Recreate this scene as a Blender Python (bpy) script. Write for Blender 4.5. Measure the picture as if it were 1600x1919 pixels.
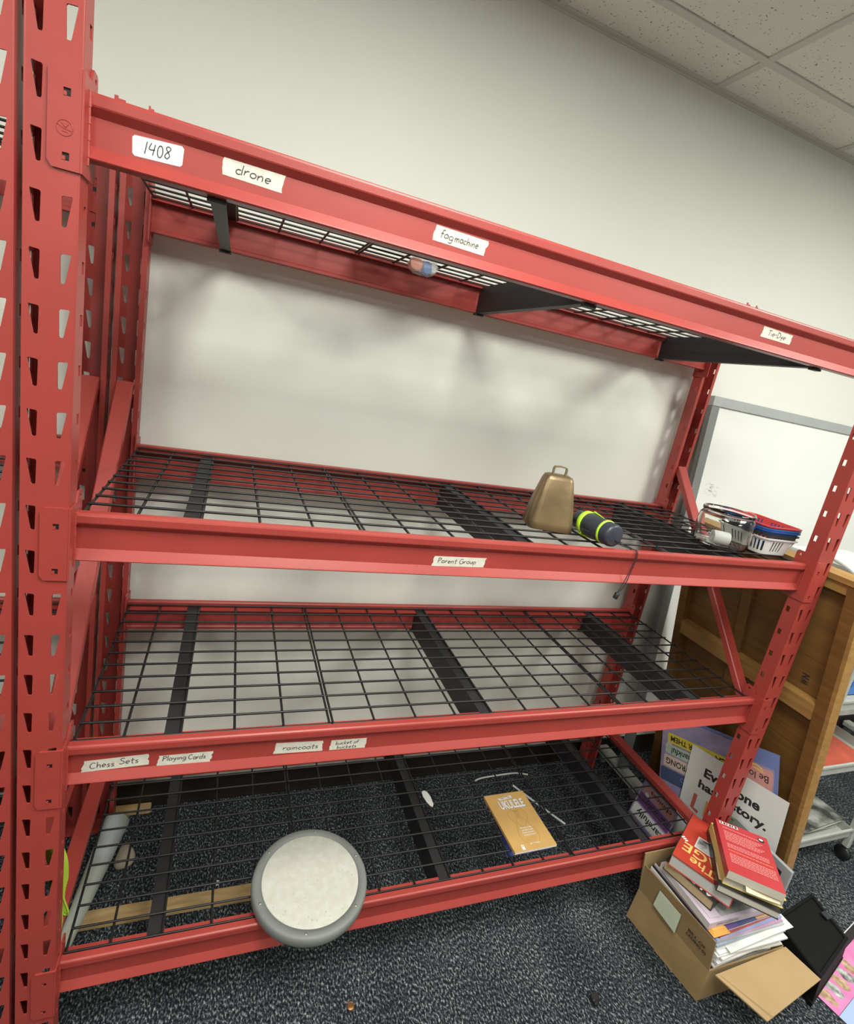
import bpy, math, random
from mathutils import Vector, Matrix
from mathutils.geometry import tessellate_polygon
random.seed(7)
sc = bpy.context.scene
for o in list(bpy.data.objects):
    bpy.data.objects.remove(o)
COL = sc.collection
R_ = math.radians

# ------------------------------------------------------------------ camera
cam = bpy.data.cameras.new('camera')
cam_ob = bpy.data.objects.new('camera', cam)
COL.objects.link(cam_ob)
cam.sensor_fit = 'AUTO'
cam.sensor_width = 36.0
cam.lens = 965.6461 * 36.0 / 1919.0
cam.shift_x = 5.7004 / 1919.0
cam.shift_y = -34.3039 / 1919.0
cam.clip_start = 0.02
cam_ob.matrix_world = (Matrix.Translation((0.2897, -0.9093, 1.5726))
                       @ Matrix.Rotation(R_(-21.84), 4, 'Z')
                       @ Matrix.Rotation(R_(76.787), 4, 'X')
                       @ Matrix.Rotation(R_(11.128), 4, 'Z'))
sc.camera = cam_ob

# ------------------------------------------------------------------ view, world
sc.view_settings.view_transform = 'Standard'
sc.view_settings.look = 'None'
sc.view_settings.gamma = 1.0
sc.view_settings.use_curve_mapping = False
sc.view_settings.exposure = 0.14
world = bpy.data.worlds.new('world')
sc.world = world
world.use_nodes = True
bg = world.node_tree.nodes['Background']
bg.inputs['Color'].default_value = (1.0, 0.99, 0.93, 1)
bg.inputs['Strength'].default_value = 0.30

# ------------------------------------------------------------------ ceiling lamps (troffers outside the frame)
def area_lamp(x, y, sx, sy, power):
    l = bpy.data.lights.new('ceiling_lamp', 'AREA')
    l.shape = 'RECTANGLE'
    l.size, l.size_y = sx, sy
    l.energy = power
    l.color = (0.99, 1.0, 0.925)
    o = bpy.data.objects.new('ceiling_lamp', l)
    COL.objects.link(o)
    o.location = (x, y, 2.60)
    return o
area_lamp(2.55, -0.95, 0.56, 1.16, 45)
area_lamp(0.72, -0.95, 0.56, 1.16, 45)
area_lamp(-1.11, -0.95, 0.56, 1.16, 32)
area_lamp(4.20, -0.95, 0.56, 1.16, 15)
area_lamp(2.55, -3.2, 0.56, 1.16, 32)
area_lamp(-0.50, -3.2, 0.56, 1.16, 32)

# ------------------------------------------------------------------ materials
def new_mat(name):
    m = bpy.data.materials.new(name)
    m.use_nodes = True
    nt = m.node_tree
    return m, nt, nt.nodes['Principled BSDF']

def N(nt, kind, **kw):
    n = nt.nodes.new(kind)
    for k, v in kw.items():
        setattr(n, k, v)
    return n

def mat(name, col, rough=0.5, metal=0.0, var=0.0, vscale=8.0, bump=0.0, bscale=200.0, stretch=None, col2=None, spec=None):
    m, nt, p = new_mat(name)
    p.inputs['Base Color'].default_value = (*col, 1)
    p.inputs['Roughness'].default_value = rough
    p.inputs['Metallic'].default_value = metal
    if spec is not None:
        p.inputs['Specular IOR Level'].default_value = spec
    tc = N(nt, 'ShaderNodeTexCoord')
    src = tc.outputs['Object']
    if stretch:
        mp = N(nt, 'ShaderNodeMapping')
        mp.inputs['Scale'].default_value = stretch
        nt.links.new(src, mp.inputs['Vector'])
        src = mp.outputs['Vector']
    if var > 0 or col2:
        nz = N(nt, 'ShaderNodeTexNoise')
        nz.inputs['Scale'].default_value = vscale
        nz.inputs['Detail'].default_value = 5
        nt.links.new(src, nz.inputs['Vector'])
        cr = N(nt, 'ShaderNodeValToRGB')
        cr.color_ramp.elements[0].position = 0.35
        cr.color_ramp.elements[1].position = 0.68
        c0 = col2 if col2 else tuple(c * (1 - var) for c in col)
        c1 = col if col2 else tuple(min(1, c * (1 + var)) for c in col)
        cr.color_ramp.elements[0].color = (*c0, 1)
        cr.color_ramp.elements[1].color = (*c1, 1)
        nt.links.new(nz.outputs['Fac'], cr.inputs['Fac'])
        nt.links.new(cr.outputs['Color'], p.inputs['Base Color'])
    if bump > 0:
        nb = N(nt, 'ShaderNodeTexNoise')
        nb.inputs['Scale'].default_value = bscale
        nb.inputs['Detail'].default_value = 3
        nt.links.new(src, nb.inputs['Vector'])
        b = N(nt, 'ShaderNodeBump')
        b.inputs['Strength'].default_value = bump
        b.inputs['Distance'].default_value = 0.002
        nt.links.new(nb.outputs['Fac'], b.inputs['Height'])
        nt.links.new(b.outputs['Normal'], p.inputs['Normal'])
    return m

def glass_mat(name, col=(1, 1, 1), rough=0.0):
    m, nt, p = new_mat(name)
    p.inputs['Base Color'].default_value = (*col, 1)
    p.inputs['Roughness'].default_value = rough
    p.inputs['IOR'].default_value = 1.45
    p.inputs['Transmission Weight'].default_value = 1.0
    return m

RED = mat('red_paint', (0.345, 0.046, 0.037), 0.38, var=0.06, vscale=5, bump=0.10, bscale=700, spec=0.5)
WIRE = mat('black_wire', (0.011, 0.0105, 0.011), 0.42)
BAR = mat('charcoal_steel', (0.024, 0.023, 0.025), 0.5, var=0.1, vscale=6, spec=0.3)
DARK = mat('dark_plastic_and_hole_shade', (0.012, 0.012, 0.013), 0.5)
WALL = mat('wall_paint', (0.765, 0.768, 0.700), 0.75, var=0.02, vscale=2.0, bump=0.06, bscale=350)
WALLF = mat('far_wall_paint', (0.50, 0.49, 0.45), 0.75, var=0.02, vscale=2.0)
BOARD = mat('whiteboard_enamel', (0.78, 0.79, 0.755), 0.22, var=0.02, vscale=3)
ALU = mat('aluminium', (0.42, 0.44, 0.44), 0.45, 0.35, var=0.05, vscale=6)
ALUD = mat('grey_steel', (0.22, 0.23, 0.225), 0.5, 0.2, var=0.08, vscale=6)
TAPE = mat('masking_tape', (0.62, 0.59, 0.51), 0.8, var=0.06, vscale=60, bump=0.25, bscale=160)
STICK = mat('white_sticker', (0.76, 0.755, 0.75), 0.5)
INK = mat('black_ink', (0.025, 0.024, 0.026), 0.6)
GINK = mat('grey_ink', (0.20, 0.19, 0.19), 0.6)
WOOD = mat('stained_wood', (0.205, 0.096, 0.023), 0.55, vscale=5, stretch=(6, 1.2, 14), col2=(0.150, 0.069, 0.016), bump=0.12, bscale=60)
WOODL = mat('light_wood', (0.40, 0.222, 0.068), 0.5, vscale=5, stretch=(6, 1.2, 14), col2=(0.31, 0.165, 0.046), bump=0.12, bscale=60)
PINE = mat('pine_batten', (0.62, 0.43, 0.20), 0.6, vscale=4, stretch=(3, 20, 20), col2=(0.46, 0.30, 0.13))
CARD = mat('cardboard', (0.295, 0.195, 0.088), 0.8, var=0.10, vscale=9, bump=0.08, bscale=120)
CARDI = mat('cardboard_inside', (0.39, 0.265, 0.128), 0.8, var=0.06, vscale=7, bump=0.08, bscale=120)
PTAPE = mat('packing_tape', (0.34, 0.22, 0.10), 0.25, var=0.1, vscale=6)
PAPER = mat('white_paper', (0.70, 0.70, 0.68), 0.7, var=0.02, vscale=10)
PAGES = mat('book_pages', (0.66, 0.62, 0.52), 0.8, vscale=30, stretch=(1, 1, 60), col2=(0.56, 0.52, 0.43))
PAGESG = mat('grey_pages', (0.60, 0.59, 0.56), 0.8, vscale=30, stretch=(1, 1, 60), col2=(0.50, 0.49, 0.46))
CREAM = mat('cream_paper', (0.76, 0.70, 0.55), 0.75)
BRASS = mat('brass', (0.31, 0.215, 0.110), 0.38, 0.65, vscale=9, col2=(0.19, 0.135, 0.075), bump=0.3, bscale=40)
BRASSD = mat('dull_brass', (0.34, 0.27, 0.16), 0.4, 0.7)
NAVYP = mat('slate_plastic', (0.034, 0.040, 0.055), 0.38)
LIME = mat('lime_plastic', (0.46, 0.80, 0.035), 0.4)
LIMEC = mat('lime_cloth', (0.36, 0.50, 0.035), 0.7)
GLASS = glass_mat('clear_glass', (0.97, 0.985, 0.97))
WPLA = mat('white_plastic', (0.78, 0.78, 0.76), 0.35)
BPLA = mat('black_plastic', (0.028, 0.030, 0.034), 0.45)
BLUP = mat('blue_plastic', (0.045, 0.17, 0.50), 0.4)
REDP = mat('red_plastic', (0.55, 0.05, 0.05), 0.4)
GRIM = mat('grey_rubber', (0.180, 0.190, 0.178), 0.55, var=0.05, vscale=8, bump=0.1, bscale=300)
BLKF = mat('black_vinyl', (0.007, 0.007, 0.007), 0.65, bump=0.15, bscale=250, spec=0.15)
SCREW = mat('screw_steel', (0.38, 0.39, 0.37), 0.35, 0.8)
KRAFT = mat('kraft_cover', (0.52, 0.31, 0.10), 0.55, var=0.04, vscale=30)
KINK = mat('brown_ink', (0.36, 0.20, 0.07), 0.6)
NOTE = mat('green_note', (0.60, 0.66, 0.50), 0.8, var=0.03, vscale=10)
COPPER = mat('copper', (0.42, 0.21, 0.085), 0.35, 0.8)
PURP = mat('purple_print', (0.36, 0.31, 0.46), 0.5, vscale=22, col2=(0.27, 0.245, 0.40))
def flat(name, c, r=0.55):
    return mat(name, c, r)
YEL = flat('yellow_print', (0.70, 0.55, 0.06)); GRN = flat('mint_print', (0.46, 0.56, 0.47))
PEACH = flat('peach_print', (0.66, 0.53, 0.44)); NAVY = flat('navy_print', (0.07, 0.09, 0.19))
BLUE = flat('blue_print', (0.16, 0.21, 0.45)); PINKS = flat('salmon_print', (0.62, 0.30, 0.27))
PLUM = flat('plum_print', (0.17, 0.055, 0.20)); LRED = flat('brick_letter', (0.55, 0.13, 0.09))
LORG = flat('orange_letter', (0.70, 0.36, 0.09)); LTEAL = flat('teal_letter', (0.21, 0.47, 0.55))
LPUR = flat('violet_letter', (0.36, 0.17, 0.44)); LGRN = flat('green_letter', (0.30, 0.42, 0.30))
CRIM = mat('crimson_cover', (0.46, 0.045, 0.05), 0.4, var=0.03, vscale=14)
REDC = mat('red_jacket', (0.47, 0.05, 0.03), 0.35, var=0.03, vscale=14)
ROSE = flat('rose_ink', (0.72, 0.30, 0.28)); ORINK = flat('orange_ink', (0.80, 0.26, 0.12)); GOLD = flat('gold_ink', (0.82, 0.52, 0.16))
YCOV = mat('yellow_cover', (0.68, 0.53, 0.17), 0.5); BCOV = mat('black_cover', (0.025, 0.022, 0.022), 0.35)
LAVC = mat('lavender_cover', (0.55, 0.47, 0.56), 0.5); GREYP = mat('grey_picture', (0.36, 0.37, 0.35), 0.5, vscale=30, col2=(0.13, 0.14, 0.14))
VIOC = mat('violet_cover', (0.14, 0.09, 0.24), 0.45); TANC = mat('tan_patch', (0.58, 0.33, 0.16), 0.5)
ORGC = mat('orange_cover', (0.75, 0.36, 0.08), 0.5); BLUC = mat('periwinkle_cover', (0.26, 0.31, 0.58), 0.5)
MARC = mat('maroon_cover', (0.36, 0.07, 0.08), 0.5); GRYC = mat('silver_cover', (0.45, 0.46, 0.48), 0.4)
TEALC = mat('slate_blue_cover', (0.26, 0.33, 0.43), 0.5); MAGC = mat('mauve_cover', (0.45, 0.26, 0.42), 0.5)
PINKM = mat('pink_print', (0.80, 0.27, 0.52), 0.4, vscale=18, col2=(0.74, 0.18, 0.43)); LBLU = mat('pale_blue_print', (0.38, 0.48, 0.72), 0.4)
PHOTO = mat('bw_photo', (0.62, 0.62, 0.60), 0.4, vscale=26, col2=(0.02, 0.02, 0.02))
ROCKA = mat('tan_shell_print', (0.62, 0.46, 0.28), 0.5, vscale=60, col2=(0.30, 0.17, 0.11))
ROCKB = mat('grey_shell_print', (0.60, 0.62, 0.58), 0.5, vscale=60, col2=(0.09, 0.08, 0.09))
SHEETP = mat('rolled_print', (0.66, 0.73, 0.77), 0.55, vscale=9, col2=(0.50, 0.53, 0.38))
SMUDGE = mat('marker_smudge', (0.60, 0.61, 0.58), 0.5)
DRUMH = mat('drum_skin', (0.55, 0.545, 0.49), 0.6, vscale=55, col2=(0.49, 0.48, 0.415))
FOLDR = mat('red_folder', (0.50, 0.085, 0.045), 0.6, var=0.15, vscale=12)
CLEARG = mat('frosted_plastic', (0.62, 0.64, 0.63), 0.3, var=0.06, vscale=5)
CARTM = mat('cart_enamel', (0.42, 0.43, 0.40), 0.5, var=0.06, vscale=20)
MAGZ = mat('magazine_photo', (0.50, 0.50, 0.47), 0.35, vscale=14, col2=(0.02, 0.022, 0.018))
SIGIL = mat('sigil_grey', (0.30, 0.32, 0.31), 0.5)

# carpet: dark navy pile with pale flecks
def carpet_mat():
    m, nt, p = new_mat('carpet')
    p.inputs['Roughness'].default_value = 0.95
    p.inputs['Specular IOR Level'].default_value = 0.1
    tc = N(nt, 'ShaderNodeTexCoord')
    mp = N(nt, 'ShaderNodeMapping')
    mp.inputs['Scale'].default_value = (1.0, 0.55, 1.0)
    mp.inputs['Rotation'].default_value = (0, 0, 0.35)
    nt.links.new(tc.outputs['Object'], mp.inputs['Vector'])
    n1 = N(nt, 'ShaderNodeTexNoise'); n1.inputs['Scale'].default_value = 220; n1.inputs['Detail'].default_value = 3
    n1.inputs['Roughness'].default_value = 0.6
    n2 = N(nt, 'ShaderNodeTexNoise'); n2.inputs['Scale'].default_value = 6; n2.inputs['Detail'].default_value = 2
    for n in (n1, n2):
        nt.links.new(mp.outputs['Vector'], n.inputs['Vector'])
    ad = N(nt, 'ShaderNodeMath', operation='MULTIPLY_ADD')
    ad.inputs[1].default_value = 0.10
    nt.links.new(n2.outputs['Fac'], ad.inputs[0])
    nt.links.new(n1.outputs['Fac'], ad.inputs[2])
    cr = N(nt, 'ShaderNodeValToRGB')
    e = cr.color_ramp.elements
    e[0].position = 0.42; e[0].color = (0.007, 0.0085, 0.011, 1)
    e[1].position = 0.78; e[1].color = (0.45, 0.47, 0.46, 1)
    a = cr.color_ramp.elements.new(0.55); a.color = (0.023, 0.028, 0.034, 1)
    a = cr.color_ramp.elements.new(0.64); a.color = (0.105, 0.118, 0.128, 1)
    nt.links.new(ad.outputs[0], cr.inputs['Fac'])
    nt.links.new(cr.outputs['Color'], p.inputs['Base Color'])
    b = N(nt, 'ShaderNodeBump'); b.inputs['Strength'].default_value = 0.5; b.inputs['Distance'].default_value = 0.004
    nt.links.new(n1.outputs['Fac'], b.inputs['Height'])
    nt.links.new(b.outputs['Normal'], p.inputs['Normal'])
    return m
CARPET = carpet_mat()

def tile_mat():
    m, nt, p = new_mat('ceiling_tile')
    p.inputs['Roughness'].default_value = 0.9
    tc = N(nt, 'ShaderNodeTexCoord')
    n0 = N(nt, 'ShaderNodeTexNoise'); n0.inputs['Scale'].default_value = 45
    nt.links.new(tc.outputs['Object'], n0.inputs['Vector'])
    mx = N(nt, 'ShaderNodeMixRGB'); mx.inputs['Fac'].default_value = 0.03
    nt.links.new(tc.outputs['Object'], mx.inputs['Color1']); nt.links.new(n0.outputs['Color'], mx.inputs['Color2'])
    v = N(nt, 'ShaderNodeTexVoronoi'); v.inputs['Scale'].default_value = 88; v.inputs['Randomness'].default_value = 1.0
    nt.links.new(mx.outputs['Color'], v.inputs['Vector'])
    cr = N(nt, 'ShaderNodeValToRGB')
    e = cr.color_ramp.elements
    e[0].position = 0.12; e[0].color = (0.26, 0.25, 0.215, 1)
    e[1].position = 0.24; e[1].color = (0.88, 0.865, 0.785, 1)
    # only some cells carry a hole
    sp = N(nt, 'ShaderNodeSeparateColor')
    nt.links.new(v.outputs['Color'], sp.inputs['Color'])
    gt = N(nt, 'ShaderNodeMath', operation='GREATER_THAN'); gt.inputs[1].default_value = 0.36
    nt.links.new(sp.outputs[0], gt.inputs[0])
    nt.links.new(v.outputs['Distance'], cr.inputs['Fac'])
    mix = N(nt, 'ShaderNodeMixRGB'); mix.inputs['Color1'].default_value = (0.88, 0.865, 0.785, 1)
    nt.links.new(gt.outputs[0], mix.inputs['Fac']); nt.links.new(cr.outputs['Color'], mix.inputs['Color2'])
    nt.links.new(mix.outputs['Color'], p.inputs['Base Color'])
    nb = N(nt, 'ShaderNodeTexNoise'); nb.inputs['Scale'].default_value = 160
    nt.links.new(tc.outputs['Object'], nb.inputs['Vector'])
    b = N(nt, 'ShaderNodeBump'); b.inputs['Strength'].default_value = 0.35; b.inputs['Distance'].default_value = 0.003
    nt.links.new(nb.outputs['Fac'], b.inputs['Height']); nt.links.new(b.outputs['Normal'], p.inputs['Normal'])
    return m
TILE = tile_mat()
GRID = mat('ceiling_grid', (0.68, 0.67, 0.60), 0.5)

# ------------------------------------------------------------------ mesh builder
_TXT = {}
def text_mesh(s, bold=0.0):
    key = (s, bold)
    if key not in _TXT:
        cu = bpy.data.curves.new('t', 'FONT')
        cu.body = s; cu.size = 1.0; cu.offset = bold; cu.resolution_u = 3
        o = bpy.data.objects.new('t', cu)
        me = bpy.data.meshes.new_from_object(o)
        vs = [(v.co.x, v.co.y) for v in me.vertices]
        fs = [tuple(p.vertices) for p in me.polygons]
        bpy.data.objects.remove(o); bpy.data.curves.remove(cu); bpy.data.meshes.remove(me)
        x0 = min(v[0] for v in vs); x1 = max(v[0] for v in vs)
        _TXT[key] = ([(x - x0, y) for x, y in vs], fs, x1 - x0)
    return _TXT[key]

def frame(O, U, V):
    O, U, V = Vector(O), Vector(U).normalized(), Vector(V)
    V = (V - U * V.dot(U)).normalized()
    W = U.cross(V)
    return lambda u, v, w=0.0: O + U * u + V * v + W * w

def smooth_path(pts, n=6):
    pts = [Vector(p) for p in pts]
    if len(pts) < 3:
        return pts
    out = []
    for i in range(len(pts) - 1):
        p0 = pts[max(i - 1, 0)]; p1 = pts[i]; p2 = pts[i + 1]; p3 = pts[min(i + 2, len(pts) - 1)]
        for k in range(n):
            t = k / n
            out.append(0.5 * ((2 * p1) + (p2 - p0) * t + (2 * p0 - 5 * p1 + 4 * p2 - p3) * t * t + (3 * p1 - p0 - 3 * p2 + p3) * t ** 3))
    out.append(pts[-1])
    return out

class MB:
    def __init__(s):
        s.v = []; s.f = []; s.m = []; s.s = []
    def add(s, vs, fs, mi=0, sm=False):
        b = len(s.v)
        s.v += [tuple(v) for v in vs]
        for f in fs:
            s.f.append(tuple(b + i for i in f)); s.m.append(mi); s.s.append(sm)
        return s
    def box(s, x0, x1, y0, y1, z0, z1, mi=0):
        vs = [(x, y, z) for z in (z0, z1) for y in (y0, y1) for x in (x0, x1)]
        return s.add(vs, [(0, 2, 3, 1), (4, 5, 7, 6), (0, 1, 5, 4), (2, 6, 7, 3), (0, 4, 6, 2), (1, 3, 7, 5)], mi)
    def bbox(s, x0, x1, y0, y1, z0, z1, b=0.003, mi=0):
        # box with chamfered vertical and top/bottom edges
        def ring(i):
            return [(x0 + i + b, y0 + i), (x1 - i - b, y0 + i), (x1 - i, y0 + i + b), (x1 - i, y1 - i - b),
                    (x1 - i - b, y1 - i), (x0 + i + b, y1 - i), (x0 + i, y1 - i - b), (x0 + i, y0 + i + b)]
        rows = [(b * 0.7, z0), (0, z0 + b), (0, z1 - b), (b * 0.7, z1)]
        vs = [(x, y, z) for i, z in rows for x, y in ring(i)]
        fs = [tuple(range(7, -1, -1)), tuple(range(24, 32))]
        for r in range(3):
            for k in range(8):
                fs.append((r * 8 + k, r * 8 + (k + 1) % 8, r * 8 + 8 + (k + 1) % 8, r * 8 + 8 + k))
        return s.add(vs, fs, mi)
    def prism(s, poly, fn, h0, h1, mi=0, sm=False):
        n = len(poly)
        vs = [fn(a, b, h0) for a, b in poly] + [fn(a, b, h1) for a, b in poly]
        tr = tessellate_polygon([[Vector((a, b, 0)) for a, b in poly]])
        area = sum(poly[i][0] * poly[(i + 1) % n][1] - poly[(i + 1) % n][0] * poly[i][1] for i in range(n))
        fs = []
        for t in tr:
            a = [poly[i] for i in t]
            ar = (a[1][0] - a[0][0]) * (a[2][1] - a[0][1]) - (a[2][0] - a[0][0]) * (a[1][1] - a[0][1])
            t = t if ar > 0 else (t[0], t[2], t[1])
            fs.append((t[2], t[1], t[0])); fs.append(tuple(i + n for i in t))
        s.add(vs, fs, mi)
        fs = []
        for i in range(n):
            j = (i + 1) % n
            fs.append((i, j, j + n, i + n) if area > 0 else (j, i, i + n, j + n))
        return s.add(vs, fs, mi, sm)
    def plate(s, outer, holes, fn, t, mi=0):
        loops = [outer] + holes
        pts = [p for l in loops for p in l]
        n = len(pts)
        tr = tessellate_polygon([[Vector((a, b, 0)) for a, b in l] for l in loops])
        vs = [fn(a, b, 0) for a, b in pts] + [fn(a, b, t) for a, b in pts]
        fs = []
        for q in tr:
            a = [pts[i] for i in q]
            ar = (a[1][0] - a[0][0]) * (a[2][1] - a[0][1]) - (a[2][0] - a[0][0]) * (a[1][1] - a[0][1])
            q = q if ar > 0 else (q[0], q[2], q[1])
            fs.append((q[2], q[1], q[0])); fs.append(tuple(i + n for i in q))
        k = 0
        for l in loops:
            for i in range(len(l)):
                j = (i + 1) % len(l)
                fs.append((k + i, k + j, k + j + n, k + i + n))
            k += len(l)
        return s.add(vs, fs, mi)
    def tube(s, pts, r, n=6, mi=0, closed=False, sm=True):
        pts = [Vector(p) for p in pts]
        m = len(pts)
        vs = []; up = None
        for i, p in enumerate(pts):
            if closed:
                d = pts[(i + 1) % m] - pts[i - 1]
            else:
                d = pts[min(i + 1, m - 1)] - pts[max(i - 1, 0)]
            d.normalize()
            if up is None:
                up = Vector((0, 0, 1)) if abs(d.z) < 0.9 else Vector((1, 0, 0))
            a = d.cross(up).normalized(); b = a.cross(d).normalized(); up = b
            rr = r[i] if isinstance(r, (list, tuple)) else r
            for k in range(n):
                t = 2 * math.pi * k / n
                vs.append(p + a * math.cos(t) * rr + b * math.sin(t) * rr)
        fs = []
        for i in range(m if closed else m - 1):
            j = (i + 1) % m
            for k in range(n):
                fs.append((i * n + k, i * n + (k + 1) % n, j * n + (k + 1) % n, j * n + k))
        s.add(vs, fs, mi, sm)
        if not closed:
            s.add(vs[:n], [tuple(range(n))], mi); s.add(vs[-n:], [tuple(range(n - 1, -1, -1))], mi)
        return s
    def lathe(s, prof, n=48, mi=0, fn=None, sm=True, closed=False):
        fn = fn or (lambda x, y, z: (x, y, z))
        vs = [fn(r * math.cos(2 * math.pi * k / n), r * math.sin(2 * math.pi * k / n), z) for r, z in prof for k in range(n)]
        fs = []
        L = len(prof)
        for i in range(L if closed else L - 1):
            j = (i + 1) % L
            for k in range(n):
                fs.append((i * n + k, i * n + (k + 1) % n, j * n + (k + 1) % n, j * n + k))
        return s.add(vs, fs, mi, sm)
    def quad(s, pts, mi=0):
        return s.add(pts, [tuple(range(len(pts)))], mi)
    def sheet(s, fn, u0, u1, v0, v1, nu, nv, t=0.0006, mi=0, sm=True):
        # thin sheet with real thickness following fn(u, v, w)
        W = nu + 1
        top = [fn(u0 + (u1 - u0) * i / nu, v0 + (v1 - v0) * j / nv, t) for j in range(nv + 1) for i in range(nu + 1)]
        bot = [fn(u0 + (u1 - u0) * i / nu, v0 + (v1 - v0) * j / nv, 0) for j in range(nv + 1) for i in range(nu + 1)]
        n = len(top)
        f = []
        for j in range(nv):
            for i in range(nu):
                a = j * W + i
                f.append((a, a + 1, a + W + 1, a + W)); f.append((n + a, n + a + W, n + a + W + 1, n + a + 1))
        s.add(top + bot, f, mi, sm)
        e = [i for i in range(W)] + [j * W + nu for j in range(1, nv + 1)] + [nv * W + i for i in range(nu - 1, -1, -1)] + [j * W for j in range(nv - 1, 0, -1)]
        s.add(top + bot, [(e[k], n + e[k], n + e[(k + 1) % len(e)], e[(k + 1) % len(e)]) for k in range(len(e))], mi)
        return s
    def text(s, string, fn, u, v, h, mi, bold=0.0, width=None, w=0.0004, align='l', flip=False):
        vs, fs, tw = text_mesh(string, bold)
        sy = h / 0.70
        sx = sy if width is None else width / tw
        off = {'l': 0, 'c': -tw * sx / 2, 'r': -tw * sx}[align]
        if flip:
            out = [fn(u - (off + x * sx), v - y * sy, w) for x, y in vs]
        else:
            out = [fn(u + off + x * sx, v + y * sy, w) for x, y in vs]
        return s.add(out, fs, mi)
    def ribbon(s, pts, fn, wd, mi, w=0.0005):
        # flat pen stroke on a surface
        pts = [Vector((p[0], p[1])) for p in pts]
        vs = []
        for i, p in enumerate(pts):
            d = pts[min(i + 1, len(pts) - 1)] - pts[max(i - 1, 0)]
            if d.length < 1e-9:
                d = Vector((1, 0))
            d.normalize(); q = Vector((-d.y, d.x)) * wd / 2
            vs += [fn(*(p + q), w), fn(*(p - q), w)]
        return s.add(vs, [(2 * i, 2 * i + 1, 2 * i + 3, 2 * i + 2) for i in range(len(pts) - 1)], mi)
    def disc(s, fn, u, v, ru, rv, mi, w=0.0004, n=16):
        return s.add([fn(u + ru * math.cos(2 * math.pi * k / n), v + rv * math.sin(2 * math.pi * k / n), w) for k in range(n)], [tuple(range(n))], mi)
    def rect(s, fn, u0, u1, v0, v1, mi, w=0.0003):
        return s.add([fn(u0, v0, w), fn(u1, v0, w), fn(u1, v1, w), fn(u0, v1, w)], [(0, 1, 2, 3)], mi)

def obj(name, mb, mats, parent=None, label=None):
    me = bpy.data.meshes.new(name)
    me.from_pydata(mb.v, [], mb.f)
    if not isinstance(mats, (list, tuple)):
        mats = [mats]
    for m in mats:
        me.materials.append(m)
    me.polygons.foreach_set('material_index', mb.m)
    me.polygons.foreach_set('use_smooth', mb.s)
    me.update()
    o = bpy.data.objects.new(name, me)
    COL.objects.link(o)
    if parent:
        o.parent = parent
    if label:
        o['label'] = label
    return o

def tag(o, label, cat, group=None):
    o['label'] = label; o['category'] = cat
    if group:
        o['group'] = group
    return o

def thing(name, label, cat, loc=(0, 0, 0), rotz=0.0, group=None, matrix=None):
    o = bpy.data.objects.new(name, None)
    o.empty_display_size = 0.05
    COL.objects.link(o)
    if matrix is not None:
        o.matrix_world = matrix
    else:
        o.location = loc; o.rotation_euler = (0, 0, rotz)
    return tag(o, label, cat, group)

def struct(name, mb, mats, parent=None):
    o = obj(name, mb, mats, parent)
    if parent is None:
        o['kind'] = 'structure'
    return o

# ------------------------------------------------------------------ the room
WY = 0.670
CZ = 2.625
RX0, RX1, RY0 = -2.9, 4.9, -4.3
struct('floor', MB().box(RX0 - .1, RX1 + .1, RY0 - .1, WY + 0.1, -0.08, 0.0), CARPET)
struct('wall_back', MB().box(RX0 - .1, RX1 + .1, WY, WY + 0.1, 0.0, CZ + 0.12), WALL)
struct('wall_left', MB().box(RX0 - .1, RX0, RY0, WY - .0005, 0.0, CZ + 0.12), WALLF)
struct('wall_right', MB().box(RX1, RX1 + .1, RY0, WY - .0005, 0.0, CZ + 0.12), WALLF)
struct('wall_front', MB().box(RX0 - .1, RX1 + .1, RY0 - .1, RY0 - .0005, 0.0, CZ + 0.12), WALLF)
struct('baseboard_back', MB().box(RX0, RX1, WY - 0.0045, WY - 0.0004, 0.0006, 0.095).box(RX0, RX1, WY - 0.0105, WY - 0.0046, 0.0006, 0.008), mat('vinyl_base', (0.020, 0.015, 0.012), 0.5))
mb = MB()
XG = [1.04 + 0.6096 * k for k in range(-7, 9)]
YG = [0.485 - 0.6096 * k for k in range(0, 10)]
XG = [x for x in XG if RX0 + .05 < x < RX1 - .05]
YG = [y for y in YG if y > RY0 + .05]
xs = [RX0] + XG + [RX1]
ys = sorted([WY] + YG + [RY0])
for i in range(len(xs) - 1):
    for j in range(len(ys) - 1):
        if xs[i + 1] - xs[i] < 0.03 or ys[j + 1] - ys[j] < 0.03:
            continue
        mb.box(xs[i] + 0.0005, xs[i + 1] - 0.0005, ys[j] + 0.0005, ys[j + 1] - 0.0005, CZ + 0.0041, CZ + 0.02)
ceil = struct('ceiling', mb, TILE)
g = MB()
for x in XG:
    g.box(x - 0.012, x + 0.012, RY0, WY, CZ, CZ + 0.0039)
for y in YG:
    g.box(RX0, RX1, y - 0.012, y + 0.012, CZ - 0.0006, CZ + 0.0033)
struct('ceiling_grid', g, GRID, ceil)
struct('trim_1', MB().box(RX0, RX1, WY - 0.016, WY - 0.0005, CZ - 0.0010, CZ + 0.0035).box(RX0, RX1, WY - 0.0025, WY - 0.0003, CZ - 0.0075, CZ - 0.0010), GRID)

# ------------------------------------------------------------------ the red rack
PW, PD, PT = 0.065, 0.042, 0.0026
XL, XR = 0.0677, 1.8815
POSTY1 = 0.6294
BZ = [1.8503, 1.2458, 0.7934, 0.2667]
BH = 0.0845
HOLE0, PITCH = 1.8581, 0.0747

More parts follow.
